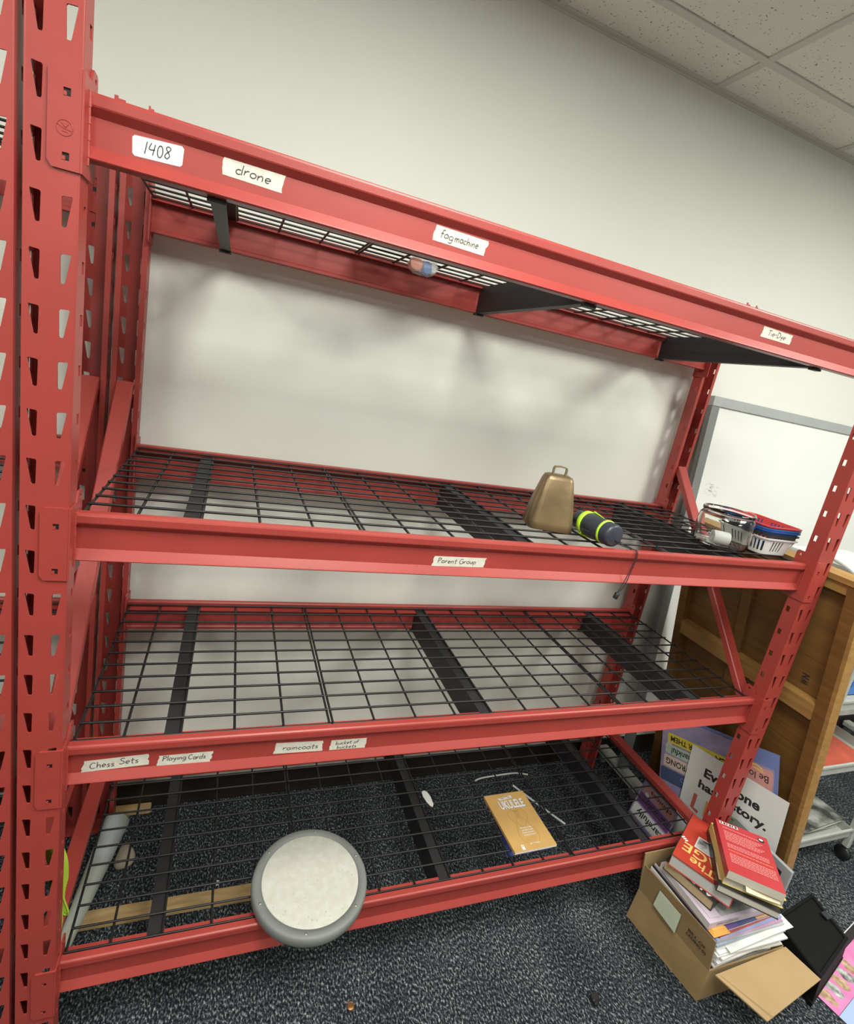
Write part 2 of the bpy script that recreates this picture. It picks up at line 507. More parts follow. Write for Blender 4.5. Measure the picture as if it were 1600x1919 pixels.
def post_mesh(w, flip):
    mb = MB()
    H = 1.981
    def M(x, y, z):
        return (w - x, PD - y, z) if flip else (x, y, z)
    zs = [0.0]
    tops = []
    z = HOLE0
    while z + PITCH < H - 0.02:
        z += PITCH
    while z > 0.06:
        tops.append(z); z -= PITCH
    tops = sorted(tops)
    cells = []
    lo = 0.0
    for i, t in enumerate(tops):
        hi = t + 0.017 if i < len(tops) - 1 else H
        cells.append((lo, hi, t)); lo = hi
    for lo, hi, t in cells:
        a = [(0.0082, t), (0.0192, t - 0.001), (0.0206, t - 0.003), (0.0199, t - 0.038), (0.0190, t - 0.0405), (0.0152, t - 0.0405), (0.0140, t - 0.0390), (0.0074, t - 0.002)]
        b = [(w - x, y) for x, y in reversed(a)]
        mb.plate([(0, lo), (w, lo), (w, hi), (0, hi)], [list(reversed(a)), list(reversed(b))], lambda u, v, h: M(u, PT - h, v), PT)
        zc = t - 0.0125
        sl = [(0.0245, zc - 0.0085), (0.0355, zc - 0.0085), (0.0355, zc + 0.0085), (0.0245, zc + 0.0085)]
        for x in (0.0, w - PT):
            mb.plate([(PT, lo), (PD, lo), (PD, hi), (PT, hi)], [list(reversed(sl))], lambda u, v, h, x=x: M(x + h, u, v), PT)
    # inward lips
    mb.box(*sorted((M(PT, 0, 0)[0], M(0.012, 0, 0)[0])), *sorted((M(0, PD - PT, 0)[1], M(0, PD, 0)[1])), 0, H)
    mb.box(*sorted((M(w - 0.012, 0, 0)[0], M(w - PT, 0, 0)[0])), *sorted((M(0, PD - PT, 0)[1], M(0, PD, 0)[1])), 0, H)
    # rounded outer corners
    for x in (0.0012, w - 0.0012):
        mb.tube([M(x, 0.0012, 0), M(x, 0.0012, H)], 0.0016, 6)
    # foot plate
    mb.box(-0.002, w + 0.002, -0.010, PD + 0.010, 0.0005, 0.0045)
    return mb

PROF = [(0.004, 0), (0.001, -0.002), (0, -0.005), (0, -0.0160), (0.0008, -0.0180), (0.010, -0.0280), (0.010, -0.0650), (0.0008, -0.0805), (0, -0.0822), (0.0012, -0.0838), (0.0030, -BH),
        (0.024, -BH), (0.025, -0.0835), (0.025, -0.077), (0.022, -0.073), (0.022, -0.0210), (0.0240, -0.0185), (0.0390, -0.0170), (0.0405, -0.0160), (0.0405, -0.0136), (0.0180, -0.0136), (0.0180, -0.002), (0.0165, 0)]

def sq(u, v, r=0.0042):
    return [(u - r, v - r * 1.15), (u - r, v + r * 1.15), (u + r, v + r * 1.15), (u + r, v - r * 1.15)]

def bracket_mesh(xin, sgn, z, M):
    # angle plate wrapping the post: front leaf over the web, side leaf along the flange
    mb = MB()
    t = 0.003
    w = 0.038
    lo, hi = -0.110, 0.0135
    out = [(0, lo), (w - 0.006, lo), (w, lo + 0.008), (w, hi - 0.008), (w - 0.006, hi), (0, hi)]
    holes = [sq(0.0165, hi - 0.031), sq(0.0165, lo + 0.016)]
    def fr(u, v, h):
        return M(xin - sgn * u, -t + h - 0.0002, z + v)
    mb.plate(out, holes, fr, t)
    for hz in (hi - 0.031, lo + 0.016):      # dark quads paint the shade inside the holes, punched tongues over them
        mb.quad([fr(0.0123, hz - 0.0048, t - 0.0004), fr(0.0207, hz - 0.0048, t - 0.0004), fr(0.0207, hz + 0.0048, t - 0.0004), fr(0.0123, hz + 0.0048, t - 0.0004)], 1)
        mb.prism([(0.0170, hz - 0.0045), (0.0205, hz - 0.0045), (0.0205, hz + 0.0005), (0.0170, hz + 0.0005)], fr, -0.0006, t - 0.0006)
    side = [(-t, lo), (0.060, lo), (0.062, lo + 0.004), (0.062, 0.026), (0.057, 0.031), (0.040, 0.031), (0.030, hi), (-t, hi)]
    rv = [(0.050 + 0.004 * math.cos(a), 0.020 + 0.004 * math.sin(a)) for a in [-k * math.pi / 4 for k in range(8)]]
    mb.plate(side, [rv], lambda u, v, h: M(xin + sgn * (0.0002 + h), u, z + v), t)
    for k in range(9):      # weld bead
        v = lo + 0.022 + k * (0.083 / 8)
        mb.tube([M(xin + sgn * 0.0035, 0.0205, z + v - 0.005), M(xin + sgn * 0.0035, 0.0205, z + v + 0.005)], 0.0022 + 0.0007 * (k % 2), 6)
    return mb

def make_rack(name, label, loc, left=True, labels=True):
    t = thing(name, label, 'shelving rack', loc)
    yb = POSTY1 - PD
    posts = [(XR, 0, False), (XR, yb, True)]
    if left:
        posts = [(XL - PW, 0, False), (XL - PW, yb, True)] + posts
    for x, y, fl in posts:
        o = obj('upright_post', post_mesh(PW, fl), RED, t)
        o.location = (x, y, 0)
    beams = []
    for z in BZ:
        for back in (False, True):
            mb = MB()
            def M(x, y, zz, back=back):
                return (x, POSTY1 - y, zz) if back else (x, y, zz)
            ins = 0.0034
            if back:
                mb.prism(PROF, lambda a, b, h: M(h, 0.020 + a, z + b), XR - ins, XL + ins)
            else:
                mb.prism(PROF, lambda a, b, h: M(h, 0.020 + a, z + b), XL + ins, XR - ins)
            b = obj('beam', mb, RED, t)
            if not back:
                beams.append(b)
            if left:
                obj('end_bracket', bracket_mesh(XL, 1, z, M), [RED, DARK], b)
            obj('end_bracket', bracket_mesh(XR, -1, z, M), [RED, DARK], b)
    # crossbars
    S = 0.1016
    XA = 0.0548
    for z in BZ:
        zd = z - 0.0099
        for k in (2, 9, 16):
            xr = XA + S * k
            x0 = xr - 0.031
            mb = MB()
            zb = z - BH - 0.001
            mb.box(x0, xr, 0.0415, 0.5879, zd - 0.0036, zd - 0.0022)                 # top flange on the ledges
            web = [(0.0625, zd - 0.0036), (0.0625, zd - 0.0100), (0.0470, zd - 0.0180), (0.0470, zb), (0.5824, zb), (0.5824, zd - 0.0180), (0.5669, zd - 0.0100), (0.5669, zd - 0.0036)]
            mb.prism(web, lambda a, b, h: (h, a, b), x0, x0 + 0.0016)                # web
            mb.box(x0 + 0.0016, x0 + 0.024, 0.0470, 0.5824, zb, zb + 0.0016)         # bottom flange
            mb.box(xr - 0.0016, xr, 0.0685, 0.5609, zd - 0.012, zd - 0.0036)
            for y0 in (0.0380, 0.5764):                                              # hooked end tabs
                mb.box(x0 - 0.003, x0 + 0.025, y0, y0 + 0.0150, z - BH - 0.0065, z - BH - 0.0009)
            obj('crossbar', mb, BAR, t)
    # wire decks: three panels a level
    y0, sy = 0.0438, 0.0492
    for z in BZ:
        zd = z - 0.0099
        for a, b in ((0, 5), (5, 13), (13, 18)):
            mb = MB()
            xa = XA + S * a + (0.0040 if a else 0.0205)
            xb = XA + S * b - (0.0040 if b < 18 else 0.0105)
            for i in range(a, b + 1):
                x = XA + S * i
                x = xa if i == a else (xb if i == b else x)
                jo = random.uniform(-0.002, 0.002) if a < i < b else 0
                mb.tube([(x + jo, y0 - 0.0002, zd), (x - jo, 0.5854, zd)], 0.0028, 6)
            for j in range(12):
                y = y0 + sy * j + (0.0002 if j == 0 else (-0.0026 if j == 11 else 0))
                mb.tube([(xa - 0.002, y, zd + 0.0040), (xb + 0.002, y, zd + 0.0040)], 0.0026, 6)
            obj('wire_deck', mb, WIRE, t)
    # end frame struts
    for cx in ([XL - PW / 2] if left else []) + [XR + PW / 2]:
        for (ya, za, yb2, zb2) in ((0.590, 1.400, 0.030, 0.700),):
            d = Vector((0, yb2 - ya, zb2 - za)); L = d.length; d.normalize()
            n = Vector((0, -d.z, d.y))
            if n.z < 0:
                n = -n
            F = lambda u, v, h, d=d, n=n, ya=ya, za=za: Vector((cx, ya, za)) + d * h + Vector((1, 0, 0)) * u + n * v
            prof = [(-0.019, -0.010), (-0.0165, -0.010), (-0.0165, 0.0075), (0.0165, 0.0075), (0.0165, -0.010), (0.019, -0.010), (0.019, 0.0075), (0.0165, 0.010), (-0.0165, 0.010), (-0.019, 0.0075)]
            mb = MB()
            mb.prism(prof, lambda a, b, h: F(a, b, h), 0, L)
            obj('diagonal_brace', mb, RED, t)
        mb = MB()
        prof = [(-0.019, -0.010), (-0.0165, -0.010), (-0.0165, 0.0075), (0.0165, 0.0075), (0.0165, -0.010), (0.019, -0.010), (0.019, 0.0075), (0.0165, 0.010), (-0.0165, 0.010), (-0.019, 0.0075)]
        mb.prism(prof, lambda a, b, h: (cx + a, h, 0.255 + b), 0.596, 0.033)
        obj('horizontal_strut', mb, RED, t)
    return t, beams

rack, beams = make_rack('storage_rack', 'empty red steel storage rack with four black wire shelves, in front of the wall', (0, 0, 0))
make_rack('storage_rack', 'red steel rack cut off by the left edge of the photo', (-1.9535, 0, 0), left=False)

# ------------------------------------------------------------------ hand-lettered labels on the beams
def arc(cx, cy, rx, ry, a0, a1, n=9):
    return [(cx + rx * math.cos(R_(a0 + (a1 - a0) * i / n)), cy + ry * math.sin(R_(a0 + (a1 - a0) * i / n))) for i in range(n + 1)]
G = {  # pen strokes per letter: (advance, [strokes]); x-height 0.5, capitals 1.0
 'a': (.50, [arc(.22, .24, .18, .24, 45, 330), [(.40, .5), (.39, .2), (.44, .0)]]),
 'b': (.46, [[(.05, 1.0), (.06, .5), (.07, .0)], arc(.20, .22, .15, .22, 130, -140)]),
 'c': (.42, [arc(.22, .24, .18, .24, 50, 310)]),
 'd': (.50, [arc(.21, .24, .17, .24, 50, 320), [(.40, 1.0), (.39, .4), (.41, .0)]]),
 'e': (.44, [[(.06, .24), (.36, .30)] + arc(.21, .26, .16, .25, 15, 310)]),
 'f': (.36, [[(.34, .92), (.22, 1.0), (.15, .8), (.14, .3), (.14, -.05)], [(.02, .52), (.30, .54)]]),
 'g': (.48, [arc(.21, .25, .17, .24, 50, 330), [(.39, .5), (.39, .0), (.34, -.34), (.18, -.38), (.08, -.28)]]),
 'h': (.48, [[(.06, 1.0), (.07, .0)], [(.08, .28), (.20, .50), (.33, .44), (.37, .0)]]),
 'i': (.20, [[(.09, .5), (.09, .0)], [(.09, .70), (.10, .74)]]),
 'k': (.44, [[(.06, 1.0), (.07, .0)], [(.34, .50), (.09, .22), (.36, .0)]]),
 'l': (.20, [[(.09, 1.0), (.08, .1), (.13, .0)]]),
 'm': (.66, [[(.05, .5), (.06, .0)], [(.07, .30), (.17, .50), (.27, .42), (.28, .0)], [(.29, .30), (.40, .50), (.51, .42), (.53, .0)]]),
 'n': (.48, [[(.05, .5), (.06, .0)], [(.07, .28), (.20, .50), (.33, .42), (.36, .0)]]),
 'o': (.46, [arc(.22, .25, .18, .25, 80, 445, 12)]),
 'p': (.48, [[(.06, .5), (.06, -.4)], arc(.21, .26, .16, .23, 130, -140)]),
 'r': (.38, [[(.06, .5), (.07, .0)], [(.08, .26), (.18, .46), (.32, .48)]]),
 's': (.38, [[(.31, .44), (.18, .50), (.08, .40), (.18, .26), (.30, .14), (.20, .01), (.05, .05)]]),
 't': (.38, [[(.17, .92), (.16, .2), (.22, .0), (.30, .04)], [(.02, .56), (.34, .60)]]),
 'u': (.48, [[(.06, .5), (.08, .1), (.22, .0), (.35, .15), (.37, .5), (.39, .0)]]),
 'y': (.44, [[(.05, .5), (.10, .22), (.22, .18), (.34, .5)], [(.34, .5), (.26, -.1), (.10, -.38)]]),
 'C': (.62, [arc(.32, .48, .27, .48, 50, 310)]),
 'D': (.62, [[(.08, 1.0), (.09, .0)], [(.02, .98), (.34, .90), (.54, .52), (.36, .08), (.04, .0)]]),
 'G': (.66, [arc(.32, .48, .27, .48, 50, 330) , [(.34, .42), (.60, .44), (.56, .08)]]),
 'P': (.54, [[(.08, 1.0), (.10, .0)], [(.02, .92), (.30, 1.0), (.46, .78), (.30, .55), (.10, .50)]]),
 'S': (.54, [[(.46, .88), (.28, 1.0), (.10, .84), (.22, .58), (.42, .40), (.42, .14), (.20, .0), (.03, .12)]]),
 'T': (.54, [[(.02, .96), (.52, 1.0)], [(.27, .98), (.24, .0)]]),
 '0': (.52, [arc(.25, .48, .18, .48, 80, 445, 12)]),
 '1': (.30, [[(.18, 1.0), (.10, .0)]]),
 '4': (.56, [[(.18, .98), (.06, .46), (.46, .46)], [(.44, .92), (.34, .0)]]),
 '8': (.52, [[(.42, .90), (.24, 1.0), (.12, .82), (.26, .56), (.40, .26), (.26, .0), (.08, .16), (.18, .44), (.38, .68), (.44, .88)]]),
 '-': (.36, [[(.04, .42), (.30, .44)]]), ' ': (.30, []),
}
def hand(mb, s, fn, u0, v0, width, h, mi, pen=0.0011, slant=0.10):
    tot = sum(G[c][0] for c in s)
    sx = width / tot
    x = 0.0
    for c in s:
        adv, strokes = G[c]
        jy = random.uniform(-0.05, 0.05)
        for st in strokes:
            p = smooth_path([Vector((a, b)) for a, b in st], 4)
            mb.ribbon([(u0 + (x + a.x + slant * a.y) * sx, v0 + (a.y + jy) * h) for a in p], fn, pen, mi)
        x += adv

def beam_label(bi, corners, lines, torn=True, matl=None, name='tape_label', pen=0.0011):
    # corners (x, z) on the recessed face of front beam bi: TL, TR, BR, BL
    mb = MB()
    fy = 0.020 + 0.010
    (a, b), (c, d), (e, f), (g, h) = corners
    poly = []
    def edge(p, q, n, amp):
        for i in range(n):
            t = i / n
            j = random.uniform(-amp, amp) if 0 < i else 0
            poly.append((p[0] + (q[0] - p[0]) * t + j, p[1] + (q[1] - p[1]) * t))
    if torn:
        edge((g, h), (e, f), 1, 0); edge((e, f), (c, d), 6, 0.0018); edge((c, d), (a, b), 1, 0); edge((a, b), (g, h), 6, 0.0018)
    else:
        r = 0.003
        poly = [(g + r, h), (e - r, f), (e, f + r), (c, d - r), (c - r, d), (a + r, b), (a, b - r), (g, h + r)]
    mb.prism(poly, lambda u, v, w: (u, fy - w, v), 0.00005, 0.0004)
    ang = math.atan2(f - h, e - g)
    F = frame((g, fy - 0.0004, h), (math.cos(ang), 0, math.sin(ang)), (0, 0, 1))
    for s, u, v, wd, ht in lines:
        hand(mb, s, F, u, v, wd, ht, 1, pen)
    return obj(name, mb, [matl or TAPE, INK], beams[bi])
beam_label(0, ((.122, 1.8155), (.189, 1.8195), (.188, 1.792), (.123, 1.789)), [('1408', .014, .006, .036, .0160)], False, STICK, 'number_sticker', 0.0012)
beam_label(0, ((.244, 1.8235), (.334, 1.823), (.331, 1.797), (.243, 1.799)), [('drone', .017, .0075, .053, .0140)], pen=0.0013)
beam_label(0, ((.592, 1.8205), (.695, 1.819), (.691, 1.793), (.589, 1.795)), [('fog', .012, .0085, .026, .0130), ('machine', .040, .0085, .048, .0130)])
beam_label(0, ((1.426, 1.821), (1.526, 1.819), (1.522, 1.797), (1.422, 1.797)), [('Tie-Dye', .020, .0065, .062, .0130)])
beam_label(1, ((.718, 1.2025), (.842, 1.204), (.838, 1.182), (.714, 1.180)), [('Parent Group', .012, .0075, .092, .0110)])
beam_label(2, ((.097, .7525), (.204, .7580), (.206, .7335), (.092, .7280)), [('Chess', .014, .0065, .042, .0130), ('Sets', .063, .0085, .034, .0130)], pen=0.0012)
beam_label(2, ((.223, .7510), (.322, .7525), (.318, .7280), (.221, .7285)), [('Playing', .008, .0110, .044, .0110), ('Cards', .055, .0100, .033, .0110)], pen=0.0012)
beam_label(2, ((.446, .7600), (.545, .7570), (.547, .7310), (.442, .7335)), [('raincoats', .018, .0085, .076, .0115)], pen=0.0012)
beam_label(2, ((.564, .7560), (.645, .7555), (.644, .7300), (.562, .7310)), [('bucket of', .012, .0140, .052, .0085), ('buckets', .016, .0030, .045, .0085)], pen=0.0010)
# faint round maker's stamp on the top left bracket
mb = MB()
F = frame((0.0495, -0.0034, 1.7900), (1, 0, 0), (0, 0, 1))
mb.tube([F(0.0095 * math.cos(k * math.pi / 12), 0.0095 * math.sin(k * math.pi / 12)) for k in range(24)], 0.0005, 4, closed=True)
for p in ([(-.0085, .003), (-.001, -.001), (.008, -.002)], [(-.004, .006), (.001, 0), (.004, .005)], [(-.003, -.004), (.004, -.005)]):
    mb.tube([F(a, b) for a, b in p], 0.0004, 4)
obj('embossed_stamp', mb, RED, beams[0])
# the small lugs on top of the front top beam
for x, w in ((0.096, .014), (0.139, .007), (1.362, .010), (1.392, .006)):
    mb = MB()
    mb.box(x, x + w, 0.0385, 0.0405, 1.8372, 1.8572)
    mb.box(x, x + w * .35, 0.0385, 0.0405, 1.8572, 1.8602)
    obj('lug', mb, RED, beams[0])

# ------------------------------------------------------------------ things on the top shelf
def rnd_bag(name, label, loc, seed):
    rr = random.Random(seed)
    t = thing(name, label, 'bag', loc)
    def pillow(cx, cy, sx, sy, z0, z1, nu=16, nv=10, jit=.0012):
        mb = MB()
        vs = []
        for top in (1, 0):
            for j in range(nv + 1):
                for i in range(nu + 1):
                    u = i / nu * 2 - 1; v = j / nv * 2 - 1
                    th = max(0.0, (1 - abs(u) ** 3) * (1 - abs(v) ** 3)) ** 0.55
                    zm = (z0 * .5 + z1 * .5)
                    z = zm + th * ((z1 - zm) if top else (z0 - zm)) + (rr.uniform(-jit, jit) if th > 0 else 0)
                    vs.append((cx + u * sx, cy + v * sy, z))
        W = nu + 1; n = W * (nv + 1)
        fs = []
        for j in range(nv):
            for i in range(nu):
                a = j * W + i
                fs += [(a, a + 1, a + W + 1, a + W), (n + a, n + a + W, n + a + W + 1, n + a + 1)]
        mb.add(vs, fs, 0, False)
        return mb
    obj('clear_wrapper', pillow(-.015, 0, .125, .075, .0012, .036), FILM, t)
    obj('sagging_corner', pillow(.018, .002, .040, .0185, -.040, .006, 14, 8), FILM, t)
    for cx, cy, sx, sy, z0, z1, m in ((-.105, .0, .022, .030, .006, .022, BLUP), (-.070, .01, .018, .030, .006, .024, WPLA), (-.030, -.01, .020, .032, .006, .024, REDP), (.030, .03, .022, .022, .008, .024, PEACH), (.070, -.01, .020, .03, .006, .022, YEL),
                                      (-.002, .002, .018, .015, -.033, -.002, ORGP), (.028, .002, .012, .014, -.037, -.004, BLUP), (.046, .002, .008, .012, -.030, -.004, WPLA)):
        obj('packet', pillow(cx, cy, sx, sy, z0, z1, 8, 6, .0), m, t)
    return t
ORGP = mat('orange_plastic', (.78, .20, .05), .4)
FILM, _nt, _p = new_mat('clear_film')
_p.inputs['Base Color'].default_value = (0.85, 0.87, 0.88, 1)
_p.inputs['Roughness'].default_value = 0.12
_p.inputs['Alpha'].default_value = 0.26
ZD1 = BZ[0] - 0.0099 + 0.0068
rnd_bag('plastic_bag', 'clear plastic bag of red and blue packets lying on the top wire shelf', (0.696, 0.4605, ZD1), 3)

# ------------------------------------------------------------------ things on the second shelf
ZD2 = BZ[1] - 0.0099 + 0.0068
def cowbell():
    t = thing('cowbell', 'tall tarnished brass cowbell standing on the second wire shelf', 'cowbell', (1.082, 0.182, ZD2), R_(-16))
    mb = MB()
    def ring(z, hx, hy, r):
        out = []
        for sx, sy, a0 in ((1, 1, 0), (-1, 1, 90), (-1, -1, 180), (1, -1, 270)):
            for k in range(5):
                a = R_(a0 + k * 22.5)
                out.append((sx * (hx - r) + r * math.cos(a), sy * (hy - r) + r * math.sin(a), z))
        return out
    prof = [(0.0, .0465, .0375, .018), (0.003, .0475, .0385, .018), (0.02, .0460, .0365, .017), (0.06, .0410, .0320, .015), (0.10, .0350, .0260, .013), (0.128, .0305, .0205, .012), (0.137, .0275, .0175, .011), (0.1405, .0220, .0120, .009)]
    prof = [(z, a * 1.24, b * 1.16, r) for z, a, b, r in prof]
    rows = [ring(*p) for p in prof]
    inner = [ring(z, a - .0022, b - .0022, r) for z, a, b, r in prof[:1]] + [ring(0.132, .032, .018, .010)]
    vs = [v for r in rows for v in r]
    n = 20
    fs = [(i * n + k, i * n + (k + 1) % n, i * n + n + (k + 1) % n, i * n + n + k) for i in range(len(rows) - 1) for k in range(n)]
    mb.add(vs, fs, 0, True)
    mb.add(rows[-1], [tuple(range(n))])
    vs = [v for r in inner for v in r]
    mb.add(vs, [(k, n + k, n + (k + 1) % n, (k + 1) % n) for k in range(n)], 0, True)
    mb.add(inner[-1], [tuple(range(n - 1, -1, -1))])
    mb.add(rows[0] + inner[0], [((k + 1) % n, k, n + k, n + (k + 1) % n) for k in range(n)])
    for s in (-1, 1):        # folded seams at the sides
        mb.tube([(s * (a + .0004), 0, z) for z, a, b, r in prof[1:7]], 0.0022, 6)
    obj('bell_body', mb, BRASS, t)
    h = MB()
    path = [(-.0165, 0, .139), (-.0170, 0, .155), (-.0150, 0, .1595), (0, 0, .1615), (.0150, 0, .1595), (.0170, 0, .155), (.0165, 0, .139)]
    for i in range(len(path) - 1):
        a, b = Vector(path[i]), Vector(path[i + 1])
        d = (b - a).normalized(); nrm = Vector((-d.z, 0, d.x)) * 0.0016
        F = lambda u, v, w, a=a, d=d, nrm=nrm: a + d * u + nrm * v + Vector((0, w, 0))
        h.prism([(0, -1), ((b - a).length, -1), ((b - a).length, 1), (0, 1)], F, 0.0055, -0.0055)
    obj('handle_loop', h, BRASSD, t)
    c = MB()
    c.tube([(0, 0, .130), (0, 0, .035)], .002, 6)
    c.lathe([(0, .016), (.008, .019), (.011, .026), (.008, .033), (0, .036)], 12)
    obj('clapper', c, BRASSD, t)
cowbell()

def flashlight():
    a = Vector((1.170, 0.176, 0)); b = Vector((1.183, 0.042, 0))
    d = (b - a)
    ang = math.atan2(d.y, d.x)
    L = d.length
    t = thing('flashlight', 'dark grey cylindrical flashlight with lime green bands, beside the cowbell', 'flashlight', (a.x, a.y, ZD2 + 0.0315), ang)
    X = lambda x, y, z: (z, x, y)
    body = MB()
    k = L / 0.148
    body.lathe([(0.0001, .0), (.0215, .000), (.0235, .003), (.0235, .026), (.0250, .028), (.0298, .033), (.0302, .105), (.0290, .113), (.0290, .139), (.0270, .146), (.023, .148), (0.0001, .148)], 36, 0, lambda x, y, z: X(x, y, z * k))
    for q in range(3):          # small raised grip marks
        body.tube([X(.0304 * math.cos(R_(200 + q * 12)), .0304 * math.sin(R_(200 + q * 12)), z) for z in (.055, .080)], .0011, 5)
    obj('body', body, NAVYP, t)
    for z0, z1, r in ((.031, .047, .0312), (.110, .1175, .0310)):
        m = MB()
        m.lathe([(r - .002, z0), (r, z0 + .001), (r, z1 - .001), (r - .002, z1)], 36, 0, lambda x, y, z: X(x, y, z * k))
        obj('lime_band', m, LIME, t, 'lime green band')
    for an in (R_(60), R_(245)):        # sliding clips on two sides
        m = MB()
        pts = [(.0318, .040), (.0328, .046), (.0322, .070), (.0308, .098)]
        m.tube([X(r * math.cos(an + .22 * i), r * math.sin(an + .22 * i), z * k) for i, (r, z) in enumerate(pts)], [.0034, .0028, .0018, .0010], 6)
        m.tube([X(.0328 * math.cos(an + R_(q)), .0328 * math.sin(an + R_(q)), .041) for q in (-12, 0, 12)], .0034, 6)
        obj('slide_clip', m, LIME, t, 'lime green slide clip')
    # wrist cord hanging over the front beam (local frame: x along the body)
    Mi = Matrix.Translation((a.x, a.y, ZD2 + 0.0315)) @ Matrix.Rotation(ang, 4, 'Z')
    Mi = Mi.inverted()
    m = MB()
    zt = BZ[1]
    w1 = [(1.186, .040, ZD2 + .022), (1.214, .042, ZD2 + .012), (1.237, .030, zt + .0036), (1.238, .0190, zt + .0030), (1.2385, .0160, zt - .012), (1.2350, .0165, zt - .045), (1.226, .0170, zt - .080), (1.216, .0170, zt - .108)]
    w2 = [(1.189, .039, ZD2 + .018), (1.212, .038, ZD2 + .010), (1.2385, .028, zt + .0033), (1.2410, .0190, zt + .0028), (1.2420, .0150, zt - .014), (1.2365, .0150, zt - .050), (1.231, .0160, zt - .085), (1.2185, .0170, zt - .108)]
    for w in (w1, w2):
        m.tube([Mi @ Vector(p) for p in smooth_path(w, 5)], .0010, 5)
    obj('wrist_cord', m, DARK, t, 'thin black wrist cord')
    m = MB()
    c = Vector((1.2150, .0165, zt - .1155))
    ax = Vector((-.32, 0, -1)).normalized(); u = Vector((1, 0, -.32)).normalized()
    for r0, h0, h1 in ((.0062, -.008, .008),):
        pts = [Mi @ (c + ax * h) for h in (h0, h0 + .002, h1 - .002, h1)]
        m.tube(pts, [r0 * .8, r0, r0, r0 * .8], 10)
    obj('cord_lock', m, DARK, t, 'black cord lock')
flashlight()

def glass_jar():
    t = thing('glass_jar', 'wide clear glass jar lying open with a white tape roll inside', 'jar', (1.672, 0.150, ZD2), R_(8))
    mb = MB()
    def ring(r, z, n=48):
        # rounded hexagonal section
        out = []
        for k in range(n):
            a = 2 * math.pi * k / n
            m = ((a + math.pi / 6) % (math.pi / 3)) - math.pi / 6
            rr = r * (0.72 + 0.28 * (1 / math.cos(m)) * 0.93)
            out.append((rr * math.cos(a) * 1.0, rr * math.sin(a) * 0.93, z * 1.10))
        return out
    outer = [(.020, 0.0), (.064, 0.0), (.076, .004), (.080, .012), (.0815, .030), (.0815, .066), (.079, .078), (.072, .086), (.070, .088), (.0745, .089), (.076, .093), (.0745, .0975)]
    inner = [(.0705, .0970), (.068, .090), (.066, .087), (.075, .077), (.0775, .066), (.0775, .030), (.076, .012), (.070, .006), (.020, .0055)]
    rows = [ring(r, z) for r, z in outer + inner]
    n = 48
    vs = [v for r in rows for v in r]
    fs = [(i * n + k, i * n + (k + 1) % n, i * n + n + (k + 1) % n, i * n + n + k) for i in range(len(rows) - 1) for k in range(n)]
    mb.add(vs, fs, 0, True)
    mb.add(rows[0], [tuple(range(n - 1, -1, -1))]); mb.add(rows[-1], [tuple(range(n))])
    obj('jar_wall', mb, GLASS, t)
glass_jar()
def tape_roll():
    t = thing('tape_roll', 'white spool of tape lying on its side inside the glass jar', 'tape roll', (1.640, 0.128, ZD2 + 0.0068 + 0.0205), R_(-30))
    X = lambda x, y, z: (z, x, y)
    m = MB()
    m.lathe([(.0120, -.022), (.0195, -.022), (.0200, -.0215), (.0200, .0215), (.0195, .022), (.0120, .022)], 32, 0, X, closed=True)
    obj('tape', m, WPLA, t)
    m = MB()
    m.lathe([(.0100, -.0225), (.0119, -.0225), (.0119, .0225), (.0100, .0225)], 28, 0, X, closed=True)
    obj('core', m, PAPER, t)
tape_roll()

def basket(name_label, loc, matl, group):
    t = thing('plastic_basket', name_label, 'basket', loc, R_(-3), group)
    m = MB()
    W0, D0, W1, D1, H = .056, .074, .070, .087, .052
    def P(s, tt, z):   # point on the rounded-rectangle wall: s in 0..1 around
        f = z / H
        hx = W0 + (W1 - W0) * f; hy = D0 + (D1 - D0) * f; r = .020
        per = [(hx - r) * 2, math.pi * r / 2, (hy - r) * 2, math.pi * r / 2] * 2
        L = sum(per); q = (s % 1) * L
        segs = [(-(hx - r), -hy, 1, 0), (hx - r, -(hy - r), None, -90), (hx, -(hy - r), 0, 1), (hx - r, hy - r, None, 0),
                (hx - r, hy, -1, 0), (-(hx - r), hy - r, None, 90), (-hx, hy - r, 0, -1), (-(hx - r), -(hy - r), None, 180)]
        for l, sg in zip(per, segs):
            if q <= l:
                break
            q -= l
        if sg[2] is None:
            a = R_(sg[3]) + q / r
            x, y = sg[0] + r * math.cos(a), sg[1] + r * math.sin(a); nx, ny = math.cos(a), math.sin(a)
        else:
            x, y = sg[0] + sg[2] * q, sg[1] + sg[3] * q; nx, ny = sg[3], -sg[2]
        return Vector((x - nx * tt, y - ny * tt, z))
    n = 96
    def band(z0, z1, th=.0018, sel=lambda k: True):
        for k in range(n):
            if not sel(k):
                continue
            s0, s1 = k / n, (k + 1) / n
            vs = [P(s0, 0, z0), P(s1, 0, z0), P(s1, 0, z1), P(s0, 0, z1), P(s0, th, z0), P(s1, th, z0), P(s1, th, z1), P(s0, th, z1)]
            m.add(vs, [(0, 1, 2, 3), (5, 4, 7, 6), (3, 2, 6, 7), (1, 0, 4, 5), (0, 3, 7, 4), (2, 1, 5, 6)])
    band(0, .010); band(.042, H)
    band(.010, .042, sel=lambda k: k % 2 == 0 or (k % 24) in (0, 1, 2, 22, 23, 11, 12, 13))
    band(H - .004, H, -.0045)
    m.add([P(k / n, 0, 0) for k in range(n)], [tuple(range(n - 1, -1, -1))])
    m.add([P(k / n, 0.001, 0.002) for k in range(n)], [tuple(range(n))])
    obj('basket_shell', m, matl, t)
    return t
BG = 'nested small plastic baskets'
basket('white slotted plastic basket, lowest of the nested stack beside the jar', (1.830, 0.164, ZD2), WPLA, BG)
basket('black slotted plastic basket nested between the white and the blue one', (1.831, 0.165, ZD2 + .0135), BPLA, BG)
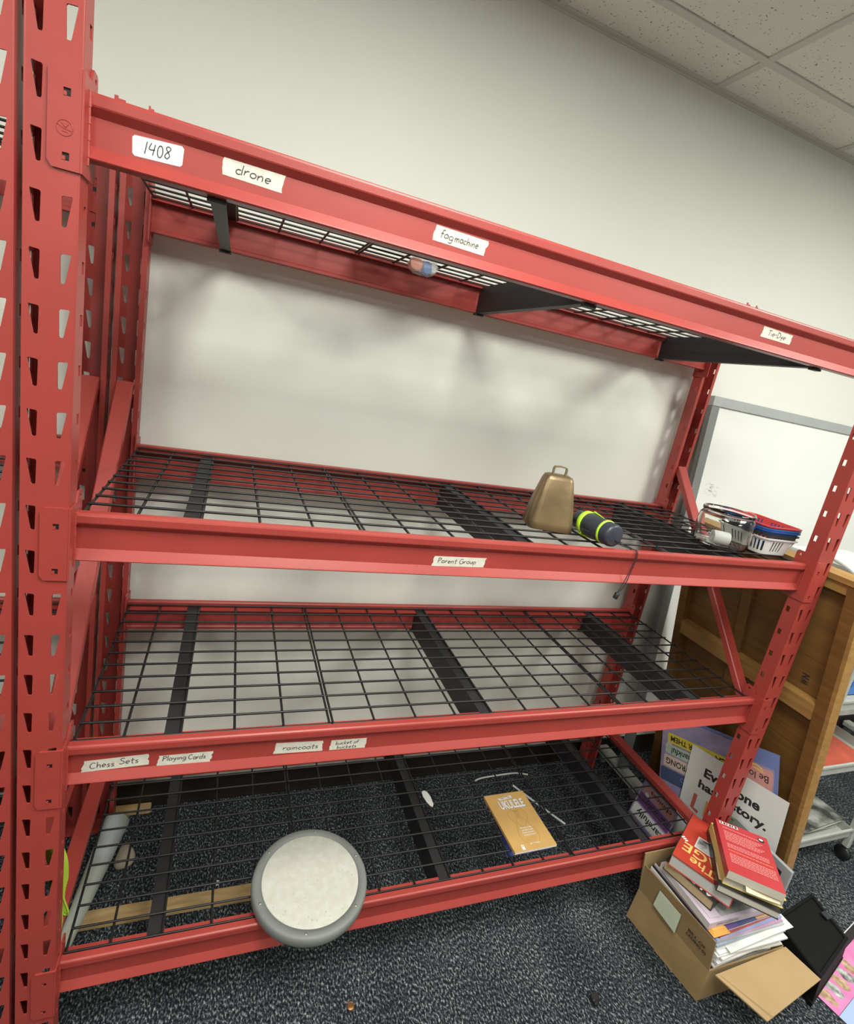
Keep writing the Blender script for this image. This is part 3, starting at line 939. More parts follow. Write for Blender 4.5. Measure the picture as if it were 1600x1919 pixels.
basket('dark blue slotted plastic basket, third from the bottom of the nested stack', (1.830, 0.164, ZD2 + .0235), mat('dark_blue_plastic', (0.03, 0.10, 0.34), 0.4), BG)
basket('bright blue slotted plastic basket directly under the red one', (1.832, 0.166, ZD2 + .0295), BLUP, BG)
basket('red slotted plastic basket on top of the nested stack', (1.831, 0.165, ZD2 + .0360), REDP, BG)

# ------------------------------------------------------------------ things on the bottom shelf
ZD4 = BZ[3] - 0.0099 + 0.0068
def drum_pad():
    t = thing('practice_drum_pad', 'round practice drum pad with grey rim overhanging the bottom shelf edge', 'drum pad', (0.588, 0.083, BZ[3] + 0.0008))
    t.rotation_euler = (R_(0.5), 0, 0)
    m = MB()
    Rr = .143
    m.lathe([(.100, 0.0), (.128, 0.0), (.139, .003), (.1425, .010), (Rr, .020), (.1422, .028), (.139, .0318), (.134, .0330), (.1212, .0330), (.1205, .0300), (.100, .0295)], 72)
    m.add([(.101 * math.cos(2 * math.pi * k / 72), .101 * math.sin(2 * math.pi * k / 72), 0.0001) for k in range(72)], [tuple(range(71, -1, -1))])
    obj('rim', m, GRIM, t)
    m = MB()
    m.lathe([(0.0002, .0328), (.06, .0327), (.118, .0322), (.1195, .0318), (.1198, .0300)][::-1], 72)
    rr = random.Random(5)
    for k in range(70):
        a, r = rr.uniform(0, 6.28), .112 * math.sqrt(rr.random())
        x, y = r * math.cos(a), r * math.sin(a)
        dd = rr.uniform(0, 6.28); l = rr.uniform(.0008, .004)
        F = lambda u, v, w: (u, v, .0328 + w)
        m.ribbon([(x, y), (x + l * math.cos(dd), y + l * math.sin(dd))], F, rr.uniform(.0006, .0014), 1, 0.0001)
    obj('drum_head', m, [DRUMH, SIGIL], t, 'scuffed off-white drum head')
    for k in range(6):
        a = R_(18 + 60 * k)
        s = MB()
        x, y = .1305 * math.cos(a), .1305 * math.sin(a)
        s.lathe([(0.0001, .0345), (.002, .0343), (.0033, .0335), (.0034, .0328)][::-1], 12, 0, lambda p, q, z: (x + p, y + q, z))
        obj('rim_screw', s, SCREW, t)
drum_pad()

def plane_book_matrix(o, ux, uy):
    # o origin, ux width direction on the plane, up = +z after tilt
    U = Vector(ux).normalized(); V = Vector(uy); V = (V - U * V.dot(U)).normalized(); W = U.cross(V)
    m = Matrix(((U.x, V.x, W.x, o[0]), (U.y, V.y, W.y, o[1]), (U.z, V.z, W.z, o[2]), (0, 0, 0, 1)))
    return m

def book(name, label, M, w, h, t, cover, pages, hard=False, art=None, spine=None, cat='book', group=None, mats=(), rnd=0.0):
    """local: x across (spine at x=0), y up the page, z thickness; M places the lower-left-bottom corner"""
    o = thing(name, label, cat, group=group, matrix=M)
    ct = 0.0022 if hard else 0.0005
    ov = 0.003 if hard else 0.0
    m = MB()
    m.box(0.002, w - ov, ov, h - ov, ct, t - ct)
    obj('page_block', m, pages, o)
    m = MB()
    if hard:
        m.bbox(0, w, 0, h, 0, ct, .0008); m.bbox(0, w, 0, h, t - ct, t, .0008); m.box(0, ct, 0.0003, h - .0003, .0006, t - .0006)
    else:
        m.box(0, w, 0, h, 0, ct); m.box(0, w, 0, h, t - ct, t); m.box(0, .0005, 0, h, ct, t - ct)
    if art:
        art(m, lambda u, v, q=0.0: Vector((u, v, t + q)))
    if spine:
        spine(m, lambda u, v, q=0.0: Vector((-q, h - u, v)))
    obj('cover', m, [cover] + list(mats), o)
    return o

def uku_art(m, F):
    w, h = .150, .207
    # title banner
    m.quad([F(.040, h - .028, .0003), F(.048, h - .0245, .0003), F(.040, h - .020, .0003), F(.098, h - .0135, .0003), F(.092, h - .0185, .0003), F(.098, h - .0225, .0003)], 1)
    hand(m, 'Take n Play'.replace('k', 'k').replace('T', 'T'), lambda u, v, q=0: F(u, v + (u - .05) * .11, .0005), .050, h - .0245, .038, .0070, 3, .0010)
    m.text('UKULELE', lambda u, v, q=0: F(u, v, q), .0375, h - .062, .030, 4, 0.035, .090, .0003)
    m.text('UKULELE', lambda u, v, q=0: F(u, v, q), .0360, h - .0610, .030, 1, 0.03, .090, .0006)
    # outline of a small guitar body
    prof = [(.074, .120), (.055, .117), (.046, .105), (.047, .092), (.055, .079), (.057, .068), (.052, .055), (.046, .038), (.048, .016), (.060, .002)]
    prof = [(x, y + .018) for x, y in prof]
    L = smooth_path([Vector(p) for p in prof], 6)
    m.ribbon([(p.x, p.y) for p in L], F, .0007, 2)
    m.ribbon([(.157 - p.x * 1.0, p.y) for p in L], F, .0007, 2)
    m.ribbon([(.0785 + .016 * math.cos(k * .2618), .094 + .016 * math.sin(k * .2618)) for k in range(25)], F, .0007, 2)
    for k in range(4):
        m.ribbon([(.072 + k * .0042, .136), (.072 + k * .0042, .112)], F, .0005, 2)
        m.ribbon([(.0700 + k * .0055, .136), (.0715 + k * .005, .130), (.074 + k * .005, .136)], F, .0006, 2)
    for k, (s, u) in enumerate((('Discover to play', .0600), ('something new', .0615), ('chords and more', .0590), ('to over 20 songs', .0600))):
        m.text(s, F, u, .070 - k * .0082, .0050, 1, .02, .041)
    m.ribbon([(.064, .0375), (.095, .0375), (.099, .034), (.095, .030), (.064, .030), (.061, .034), (.064, .0375)], F, .0006, 2)
    m.text('BY MUSIC', F, .064, .0160, .0042, 1, .01, .036)
    m.rect(F, .030, .040, .0030, .0190, 1)
    m.disc(F, .035, .0145, .0016, .0016, 4, .0006, 10)
U0 = Vector((1.196, .277)); U1 = Vector((1.345, .281)); U2 = Vector((1.185, .074))
book('songbook', 'tan ukulele songbook lying face up on the bottom shelf', plane_book_matrix((U2.x, U2.y, ZD4), (1, .02, 0), (U0.x - U2.x, U0.y - U2.y, 0)), .149, .205, .0085, KRAFT, CREAM, art=uku_art, mats=(PAPER, KINK, NAVY, GINK))

def chip():
    m = MB()
    F = frame((0.992, 0.306, ZD4), (1, 0.05, 0), (0, 1, 0))
    pts = [(-.010, .028), (-.012, .010), (-.009, -.012), (-.002, -.030), (.004, -.034), (.010, -.026), (.012, .004), (.008, .024), (.0, .031)]
    m.prism([(a * 1.0, b * 1.0) for a, b in pts], lambda u, v, w: F(u, v, w), 0.0, .0018)
    tag(obj('white_tag', m, PAPER), 'small white rounded tag on the bottom shelf beside the middle crossbar', 'tag')
chip()

# ------------------------------------------------------------------ on the floor under the rack
def loose(name, mb, m, label, cat, group=None):
    return tag(obj(name, mb, m), label, cat, group)
m = MB(); m.tube(smooth_path([(1.362, .603, .004), (1.40, .613, .004), (1.50, .618, .004), (1.560, .618, .004), (1.585, .612, .004), (1.615, .603, .004)], 4), .0034, 8)
loose('bent_stick', m, WPLA, 'bent thin white stick on the floor under the back of the rack', 'stick')
m = MB(); m.tube([(1.516, .556, .0045), (1.57, .460, .0045), (1.635, .352, .0045)], .0042, 8)
loose('straight_stick', m, WPLA, 'straight thin white stick on the floor beside the songbook', 'stick')
m = MB()
m.bbox(.045, .640, .279, .322, .0005, .016, .002)
loose('wood_batten', m, PINE, 'long pale wood batten on the floor under the front of the rack', 'batten', 'wood battens on the floor under the rack')
m = MB()
m.bbox(.020, .168, .630, .664, .0005, .014, .002)
loose('wood_batten', m, PINE, 'short pale wood batten on the floor by the back left post', 'batten', 'wood battens on the floor under the rack')
# rolled print, leaning along the left end frame
def rolled_print():
    a = Vector((0.080, 0.570, 0.046)); b = Vector((0.022, 0.200, 0.020))
    d = (b - a).normalized(); L = (b - a).length
    u = Vector((1, 0, 0)); u = (u - d * u.dot(d)).normalized(); v = d.cross(u)
    t = thing('paper_roll', 'pale blue rolled paper print lying on the floor at the left end of the rack', 'paper roll', (0.073, .36, 0))
    O = Vector((0.073, .36, 0))
    m = MB()
    def P(th, s, w):
        f = s / L
        r = (.034 * (1 - f) + .013 * f) + .0022 * th / 6.28 + w
        return a + d * s + u * (r * math.cos(th)) + v * (r * math.sin(th)) - O
    m.sheet(P, 0.3, 0.3 + 2.35 * math.pi, 0, L, 40, 6, .0005)
    rr = random.Random(9)
    for k in range(60):
        th = rr.uniform(3.0, 6.4); s = rr.uniform(.03, L - .06)
        l = rr.uniform(.006, .020)
        m.ribbon([(th, s), (th + l * 10, s + l * .5)], lambda p, q, w=0: P(p, q, .0008), .003, 1)
    obj('printed_sheet', m, [SHEETP, GINK], t)
rolled_print()
def ribbon_strap():
    m = MB()
    pts = smooth_path([(.040, .062, .530), (.048, .060, .510), (.054, .060, .480), (.055, .062, .440), (.054, .062, .400), (.059, .064, .360), (.070, .066, .338)], 6)
    for i in range(len(pts) - 1):
        p, q = pts[i], pts[i + 1]
        hw = .016 if i < 18 else .016 - .013 * (i - 18) / 18
        m.add([p + Vector((-hw, -.004, 0)), p + Vector((hw, .004, 0)), q + Vector((hw, .004, 0)), q + Vector((-hw, -.004, 0)),
               p + Vector((-hw, -.003, 0)), p + Vector((hw, .005, 0)), q + Vector((hw, .005, 0)), q + Vector((-hw, -.003, 0))],
              [(0, 1, 2, 3), (7, 6, 5, 4), (0, 3, 7, 4), (1, 5, 6, 2)], 0, True)
    m.tube(smooth_path([(.055, .056, .440), (.066, .058, .390), (.074, .060, .350), (.066, .062, .345), (.060, .060, .372), (.064, .056, .340), (.061, .056, .300), (.052, .060, .262)], 6), .0022, 6)
    loose('lime_strap', m, LIMEC, 'lime green fabric strap hanging behind the front left post', 'strap')
ribbon_strap()
def soft_lump():
    m = MB()
    rr = random.Random(2)
    n = 20
    prof = [(.0005, .040), (.014, .038), (.024, .029), (.030, .016), (.028, .005), (.020, .0008)]
    vs = []
    for r, z in prof[::-1]:
        for k in range(n):
            a = 2 * math.pi * k / n
            q = r * (1 + .12 * math.sin(3 * a + r * 90))
            vs.append((.122 + q * math.cos(a) * .9, .470 + q * math.sin(a) * 1.3, z))
    m.add(vs, [(i * n + k, i * n + (k + 1) % n, i * n + n + (k + 1) % n, i * n + n + k) for i in range(len(prof) - 1) for k in range(n)], 0, True)
    loose('cloth_wad', m, mat('beige_cloth', (.34, .30, .22), .9), 'small beige crumpled cloth wad on the floor beside the paper roll', 'cloth')
soft_lump()
def scrap(label, x, y, pts, m_=PAPER, h=.0012, name='paper_scrap'):
    m = MB()
    m.prism(pts, lambda u, v, w: (x + u, y + v, .0006 + w), 0, h)
    loose(name, m, m_, label, 'scrap')
scrap('tiny white paper scrap on the dark floor behind the long batten', .386, .350, [(-.004, -.008), (.004, -.006), (.005, .007), (-.002, .010)])
# blue plastic item under the songbook
def blue_packet():
    t = thing('snack_packet', 'shiny blue packet on the floor beneath the songbook shelf', 'packet', (1.445, .345, 0))
    m = MB()
    n = 16
    vs = []
    for j in range(9):
        for i in range(n + 1):
            u = i / n * 2 - 1; v = j / 8 * 2 - 1
            th = max(0, (1 - abs(u) ** 3) * (1 - abs(v) ** 3)) ** .6
            vs.append((u * .095 + v * .02, v * .075, .002 + .030 * th + .002 * math.sin(u * 9 + v * 7)))
    W = n + 1
    m.add(vs, [(j * W + i, j * W + i + 1, j * W + W + i + 1, j * W + W + i) for j in range(8) for i in range(n)], 0, True)
    m.add([(x, y, .001) for x, y, z in vs], [(j * W + i, j * W + W + i, j * W + W + i + 1, j * W + i + 1) for j in range(8) for i in range(n)], 0)
    obj('wrapper', m, mat('blue_foil', (.03, .07, .30), .25, .3, vscale=20, col2=(.10, .13, .42)), t)
    q = MB()
    q.lathe([(.0002, .0365), (.016, .0352), (.022, .0330)][::-1], 16)
    obj('printed_spot', q, TANC, t)
blue_packet()

# small things on the open carpet
m = MB(); m.lathe([(.0002, .0022), (.0088, .0022), (.0095, .0016), (.0095, .0006), (.0088, .0002)][::-1], 24, 0, lambda x, y, z: (.714 + x, -.034 + y, z))
m.tube([(.714 + .0085 * math.cos(k * .2618), -.034 + .0085 * math.sin(k * .2618), .0021) for k in range(24)], .0005, 5, closed=True)
loose('coin', m, COPPER, 'small copper coin on the open carpet in front of the rack', 'coin')
m = MB()
m.bbox(1.362, 1.386, -.176, -.158, .0003, .014, .003); m.bbox(1.365, 1.377, -.182, -.170, .0003, .010, .002)
loose('furniture_cap', m, DARK, 'small black rubber cap on the open carpet left of the box', 'cap')

# ------------------------------------------------------------------ cardboard box of books
BX0, BX1, BYF, BYB = 1.672, 2.010, -0.236, 0.012     # front (towards camera) and back
Hb, Hf = 0.106, 0.210
def carton():
    t = thing('cardboard_box', 'open cardboard box of books and papers in front of the right end of the rack', 'box', (1.83, -.11, 0))
    O = Vector((1.83, -.11, 0))
    T = .004
    # floor-plan corners of the base: the left wall runs slightly askew
    A = Vector((1.640, .010)); B = Vector((1.678, -.238)); C_ = Vector((2.004, -.238)); D = Vector((2.002, .012))
    A1 = Vector((1.656, .012)); B1 = Vector((1.688, -.234)); C1 = Vector((2.004, -.236)); D1 = Vector((2.002, .010))   # at the crease
    A2 = Vector((1.640, .0085)); B2 = Vector((1.676, -.229)); D2 = Vector((1.985, .0135)); A3 = Vector((1.626, .0125))
    def slab(m, p, q, z0, r, s, z1, nrm, mi=0, mi2=None):
        n = Vector((nrm[0], nrm[1], 0)) * T
        vs = [Vector((*p, z0)), Vector((*q, z0)), Vector((*r, z1)), Vector((*s, z1))]
        vs = [v - O for v in vs]
        vs += [v + n for v in vs]
        m.add(vs, [(0, 1, 2, 3), (0, 3, 7, 4), (1, 5, 6, 2), (0, 4, 5, 1), (3, 2, 6, 7)], mi)
        m.add(vs, [(7, 6, 5, 4)], mi if mi2 is None else mi2)
    m = MB()
    slab(m, A, B, .001, B1, A1, Hb, (1, .12), 0, 1)
    slab(m, B, C_, .001, C1, B1, Hb, (0, 1), 0, 1)
    slab(m, C_, D, .001, D1, C1, Hb, (-1, 0), 0, 1)
    slab(m, D, A, .001, A1, D1, Hb, (0, -1), 0, 1)
    m.add([Vector((*p, .002)) - O for p in (A, B, C_, D)], [(0, 1, 2, 3)], 1)
    # packing tape strip on the lower left wall
    f = frame(Vector((*A, 0)) - O, (B.x - A.x, B.y - A.y, 0), (A1.x - A.x, A1.y - A.y, Hb))
    m.quad([f(.110, .000, .0006), f(.172, .000, .0006), f(.160, .104, .0006), f(.098, .104, .0006)], 2)
    obj('carton_body', m, [CARD, CARDI, PTAPE], t)
    m = MB()
    slab(m, A1, B1, Hb, B2, A2, Hf, (1, .12), 0, 1)
    f2 = frame(Vector((*A1, Hb)) - O, (B1.x - A1.x, B1.y - A1.y, 0), (A2.x - A1.x, A2.y - A1.y, Hf - Hb))
    m.text('BILL OF', f2, .170, .052, .010, 2, .02, .055, .0008)
    m.text('LADING 02', f2, .168, .036, .010, 2, .02, .062, .0008)
    obj('left_flap', m, [CARD, CARDI, INK], t, 'left flap standing up, printed')
    m = MB()
    slab(m, D1, A1, Hb, A3, D2, .257, (0, -1), 0, 1)
    obj('back_flap', m, [CARD, CARDI], t, 'back flap standing up')
    m = MB()
    n0 = [Vector((1.700, -.246, Hb + .001)), Vector((2.006, -.236, Hb + .001)), Vector((2.030, -.327, .104)), Vector((1.754, -.365, .104))]
    n0 = [v - O for v in n0]
    n1 = [v - Vector((0, 0, T)) for v in n0]
    m.add(n0 + n1, [(3, 2, 1, 0), (4, 5, 6, 7), (0, 1, 5, 4), (1, 2, 6, 5), (2, 3, 7, 6), (3, 0, 4, 7)])
    ff = frame(n0[0], n0[1] - n0[0], (n0[0] - n0[3]))
    m.quad([ff(.070, -.1195, .0003), ff(.078, -.1185, .0003), ff(.014, -.004, .0003), ff(.012, -.004, .0003)], 1)
    obj('front_flap', m, [CARDI, CARD], t, 'front flap folded down outwards')
    # sticky note
carton()
def sticky():
    m = MB()
    n = Vector((-.25, -.039, .0)).normalized()
    P = [Vector((1.6535, -.056, .185)), Vector((1.6630, -.131, .183)), Vector((1.6660, -.130, .112)), Vector((1.6560, -.050, .121))]
    P = [p + Vector((-.0035, -.0006, 0)) for p in P]
    q = [p + n * .0006 for p in P]
    m.add(P + q, [(4, 7, 6, 5), (0, 1, 2, 3), (0, 4, 5, 1), (1, 5, 6, 2), (2, 6, 7, 3), (3, 7, 4, 0)])
    F = frame(q[0], q[1] - q[0], q[0] - q[3])
    rr = random.Random(4)
    for k in range(5):
        p = [(.010 + i * .005, -.012 - k * .011 + rr.uniform(-.002, .002)) for i in range(10 - (k == 4) * 4)]
        m.ribbon(p, F, .0006, 1)
    loose('sticky_note', m, [NOTE, GRYC], 'pale green sticky note on the side of the cardboard box', 'note')
sticky()

# paper pile (a fanned heap nobody could count)
def papers():
    m = MB()
    rr = random.Random(12)
    z = .006
    for k in range(34):
        th = rr.uniform(.0040, .0064)
        ang = rr.uniform(-.07, .07)
        dx = rr.uniform(-.006, .006); dy = rr.uniform(-.012, .004) if z > Hb + .012 else rr.uniform(-.004, .004)
        if k > 20:
            dy -= .004; dx += .004
        cx, cy = 1.836 + dx, -.118 + dy
        hw, hh = .136, (.112 if z > Hb + .012 else .100)
        c, s = math.cos(ang), math.sin(ang)
        P = [(cx + c * a - s * b, cy + s * a + c * b) for a, b in ((-hw, -hh), (hw, -hh), (hw, hh), (-hw, hh))]
        lift = .010 * (k / 34)
        vs = [(x, y, z + (lift if i in (1, 2) else 0)) for i, (x, y) in enumerate(P)] + [(x, y, z + th * .86 + (lift if i in (1, 2) else 0)) for i, (x, y) in enumerate(P)]
        m.add(vs, [(3, 2, 1, 0), (4, 5, 6, 7), (0, 1, 5, 4), (1, 2, 6, 5), (2, 3, 7, 6), (3, 0, 4, 7)], 0)
        z += th
        if z > .168:
            break
    o = loose('paper_pile', m, PAPER, 'fanned pile of loose white papers filling the cardboard box', 'papers')
    o['kind'] = 'stuff'
    return z
ZP = papers()
# one sheet slipping out to the right
m = MB()
F = frame((1.735, -.243, .172), (1, .02, .05), (-.06, 1, 0))
m.sheet(lambda u, v, w: F(u, v, w + .006 * math.sin(u * 9)), 0, .262, 0, .20, 10, 4, .0006)
loose('loose_sheet', m, PAPER, 'white sheet sliding out of the right front of the box', 'paper')

def flatbook(label, z, x0, y0, ang, w, h, t, cover, pages=PAGESG, art=None, spine=None, mats=(), name='booklet', hard=False, tilt=(0, 0)):
    M = Matrix.Translation((x0, y0, z)) @ Matrix.Rotation(R_(ang), 4, 'Z') @ Matrix.Rotation(R_(tilt[0]), 4, 'X') @ Matrix.Rotation(R_(tilt[1]), 4, 'Y')
    return book(name, label, M, w, h, t, cover, pages, hard=hard, art=art, spine=spine, mats=mats, group='thin booklets stacked in the box')
# thin booklets under the books, from the paper pile up
flatbook('slate blue booklet low in the box, just above the white papers', .1860, 1.690, -.228, 1.0, .285, .205, .0045, TEALC)
flatbook('silver grey booklet in the box under the periwinkle one', .1915, 1.684, -.222, -1.0, .285, .205, .0040, GRYC)
flatbook('mauve booklet in the box with a pink front edge', .1965, 1.678, -.224, .5, .29, .21, .0038, MAGC)
flatbook('periwinkle blue booklet sticking out at the front of the box', .2010, 1.688, -.224, 2.0, .282, .205, .0050, BLUC)
flatbook('maroon edged booklet under the violet one in the box', .2068, 1.700, -.222, 3.0, .270, .200, .0035, MARC, PAPER)
def violet_art(m, F):
    m.rect(F, .165, .262, .001, .060, 1); m.rect(F, .085, .163, .001, .034, 2); m.rect(F, .0, .262, .120, .150, 3)
flatbook('violet booklet with tan patch under the lavender paperback', .2108, 1.700, -.214, 1.5, .264, .195, .0050, VIOC, PAPER, art=violet_art, mats=(TANC, NAVY, BLUC))
def tabs():
    m = MB()
    for k in range(4):
        z = .2166 + k * .0017
        m.box(1.674 + k * .003, 1.738 - k * .004, -.222 + k * .004, -.08, z, z + .0012)
        m.quad([(1.735 - k * .004, -.2222 + k * .004, z), (1.738 - k * .004, -.2222 + k * .004, z), (1.738 - k * .004, -.2222 + k * .004, z + .0012), (1.735 - k * .004, -.2222 + k * .004, z + .0012)], 1)
    for k in range(9):
        m.box(1.7375, 1.7385, -.216 + k * .012, -.211 + k * .012, .2166, .2180, 1)
    loose('index_dividers', m, [ORGC, INK], 'orange index dividers poking out at the front left of the book pile', 'dividers')
tabs()
ZL = .2240
def lav_art(m, F):
    m.rect(F, .050, .238, .020, .150, 1)
    m.ribbon([(.012, .175), (.012, .015), (.05, .010)], F, .0012, 2)
def lav_spine(m, F):
    pass
def lav_edge(m, F):
    lav_art(m, F)
    f = lambda u, v, q=0: Vector((u, -q, v))
    m.text('THE NEW ILLUSTRATOR', f, .030, .0055, .0085, 2, .0, .100, .0006)
# spine faces the camera: the long side along x, so the block is built with its spine at y = 0
def lavender():
    M = Matrix.Translation((1.668, -.203, ZL)) @ Matrix.Rotation(R_(-.4), 4, 'Z')
    o = thing('paperback', 'lavender paperback with a grey cover picture, under the red thick book', 'book', matrix=M)
    m = MB(); m.box(.0005, .239, .0008, .185, .0006, .0196); obj('page_block', m, PAGESG, o)
    m = MB(); m.box(0, .240, 0, .186, 0, .0006); m.box(0, .240, 0, .186, .0196, .0202); m.box(0, .240, 0, .0008, .0006, .0196)
    F = lambda u, v, q=0: Vector((u, v, .0202 + q))
    m.rect(F, .055, .238, .010, .150, 1)
    m.ribbon([(.014, .180), (.014, .012), (.05, .010)], F, .0010, 2)
    f = lambda u, v, q=0: Vector((u, -q, v))
    m.text('DENK ILLUSTRATOR', f, .032, .0065, .0080, 2, .0, .085, .0005)
    obj('cover', m, [LAVC, GREYP, GINK], o)
lavender()
# a few thin booklets leaning between the pile and the left flap
for k, (lab, mm, dx, zz) in enumerate((('thin white booklet leaning inside the left flap, nearest the flap', PAPER, 0, .206), ('thin black covered booklet leaning inside the left flap', BCOV, .006, .211), ('thin lilac booklet leaning inside the left flap, next to the lavender paperback', LAVC, .012, .216))):
    m = MB()
    p = [(1.6600 + dx, .000), (1.6855 + dx * .65, -.205)]
    z0 = .120
    F = frame((p[0][0] + .004, p[0][1], z0), (p[1][0] - p[0][0], p[1][1] - p[0][1], 0), (-.05, 0, 1))
    m.prism([(0, 0), (.205, 0), (.205, zz - z0 - .012), (.0, zz - z0 + .006)], lambda u, v, w: F(u, v, w), 0, .0028)
    loose('magazine', m, mm, lab, 'magazine', 'thin booklets leaning inside the left flap')
m = MB()
F = frame((1.700, -.008, .150), (1, .06, 0), (0, -.35, 1))
m.sheet(lambda u, v, w: F(u, v, w), 0, .20, 0, .050, 6, 2, .0030)
loose('cream_folder', m, CREAM, 'cream paper folder standing at the back left of the box', 'folder')

# hardcovers on top
def M_top(near, far_left, w, h, z):
    # upside-down books: title edge on the left; local y points to that edge, local x runs from the near corner away
    near = Vector(near); fl = Vector(far_left)
    X = (fl - near).normalized(); Y = Vector((-X.y, X.x))
    if Y.x > 0:
        Y = -Y
    o = near - Y * h
    return Matrix(((X.x, Y.x, 0, o.x), (X.y, Y.y, 0, o.y), (0, 0, 1, z), (0, 0, 0, 1)))
def tan_art(m, F):
    h = .180
    m.text('ALPER', F, .006, h - .026, .022, 1, .02, .120)
    m.rect(F, .004, .135, .02, h - .050, 2)
ZT = ZL + .0206
book('hardcover_book', 'black hardcover with tan page edges, under the red thick book', M_top((1.7010, -.1760), (1.6560, -.0340), .148, .180, ZT), .148, .180, .0330, BCOV, mat('tan_pages', (.46, .34, .19), .7), hard=True, art=tan_art, group='hardcover books on top of the box', mats=(PAPER, GREYP))
ZR = ZT + .0334
def thick_art(m, F):
    w, h = .172, .236
    m.rect(F, .0, w, h - .0025, h, 3); m.rect(F, w - .0025, w, .0, h, 3)
    m.text('II The', F, .022, h - .044, .030, 1, .012, .105)
    m.text('RAGE', F, .016, h - .088, .038, 1, .012, .140)
    m.rect(F, .080, .130, h - .150, h - .094, 2); m.rect(F, .0835, .1265, h - .1465, h - .0975, 4, .0006)
    for k in range(3):
        m.ribbon([(.150 + k * .006, h - .100 - k * .004), (.156 + k * .006, h - .092 - k * .003)], F, .005, 2)
book('hardcover_book', 'thick red hardcover with gold title and small black and white photo', M_top((1.7330, -.2000), (1.6510, -.0490), .172, .236, ZR), .172, .236, .0390, REDC, PAGESG, hard=True, art=thick_art, group='hardcover books on top of the box', mats=(GOLD, PAPER, BCOV, PHOTO))
# dark thin hardcover, yellow hardcover and the crimson paperback, turned the other way
def dark_art(m, F):
    m.rect(F, .004, .030, .02, .19, 1)
ZK = ZR + .0394
def M_far(o, far, z):
    d = Vector((far[0] - o[0], far[1] - o[1])).normalized()
    ang = math.atan2(d.y, d.x) - math.pi / 2
    return Matrix.Translation((o[0], o[1], z)) @ Matrix.Rotation(ang, 4, 'Z')
# origins are the near left corners; far left corners give the long edge
book('hardcover_book', 'thin dark brown hardcover under the yellow edged one', M_far((1.694, -.171), (1.844, -.006), ZK), .157, .223, .0240, BCOV, PAGES, hard=True, art=dark_art, group='hardcover books on top of the box', mats=(ROCKA,))
book('hardcover_book', 'yellow edged hardcover directly beneath the crimson paperback', M_far((1.708, -.172), (1.832, -.016), ZK + .0244), .154, .199, .0290, YCOV, PAGES, hard=True, group='hardcover books on top of the box')
def crim_art(m, F):
    w, h = .144, .197
    m.rect(F, .010, .062, h - .014, h - .004, 1)
    for k in range(6):
        m.rect(F, .013 + k * .008, .017 + k * .008 + (k % 2) * .002, h - .0125, h - .0055, 3, .0006)
    m.disc(F, w - .020, h - .020, .009, .009, 3)
    m.disc(F, w - .020, h - .018, .006, .004, 1, .0006)
    rows = [(h - .028, .10, 2)] + [(h - .042 - i * .0058, .108 - (i % 4) * .008, 2) for i in range(7)] + [(h - .092 - i * .0058, .112, 2) for i in range(3)] + [(h - .116, .118, 4)] + [(h - .130 - i * .0058, .120, 2) for i in range(6)]
    rr = random.Random(8)
    for y, l, mi in rows:
        x = .016
        while x < .016 + l:
            wd = rr.uniform(.003, .009)
            m.rect(F, x, min(x + wd, .016 + l), y, y + .0024, mi)
            x += wd + .0014
ZC = ZK + .0538
book('paperback', 'crimson paperback lying back cover up on top of the pile', M_far((1.702, -.177), (1.827, -.026), ZC), .144, .197, .0260, CRIM, PAGES, art=crim_art, mats=(PAPER, ROSE, INK, ORINK))
m = MB()
F = frame((1.746, -.204, ZC + .004), (.85, -.53, -.05), (-.30, -.48, -.30))
m.sheet(lambda u, v, w: F(u, v, w + .003 * math.sin(u * 40)), 0, .088, 0, .022, 10, 3, .0005)
m.rect(lambda u, v, w: F(u, v, w + .003 * math.sin(u * 40) + .0008), .058, .070, .001, .008, 1)
loose('note_slip', m, [mat('pale_yellow_paper', (.74, .70, .47), .8), flat('pink_flag', (.75, .35, .45))], 'pale yellow paper slip with pink flag sticking out of the crimson paperback', 'note')

# grey picture frame standing behind the box
def picture_frame():
    F = frame((2.042, -.168, .002), (0, 1, 0), (.0, 0, 1))
    t = thing('picture_frame', 'grey picture frame leaning behind the book pile', 'frame', F(.0, 0))
    O = F(0, 0)
    m = MB()
    m.plate([(0, 0), (.20, 0), (.20, .302), (0, .302)], [[(.024, .024), (.024, .278), (.176, .278), (.176, .024)]], lambda u, v, w: F(u, v, -w) - O, .012)
    obj('frame', m, ALU, t)
    m = MB(); m.prism([(.020, .020), (.180, .020), (.180, .282), (.020, .282)], lambda u, v, w: F(u, v, -w) - O, .003, .006)
    obj('picture', m, BCOV, t)
picture_frame()

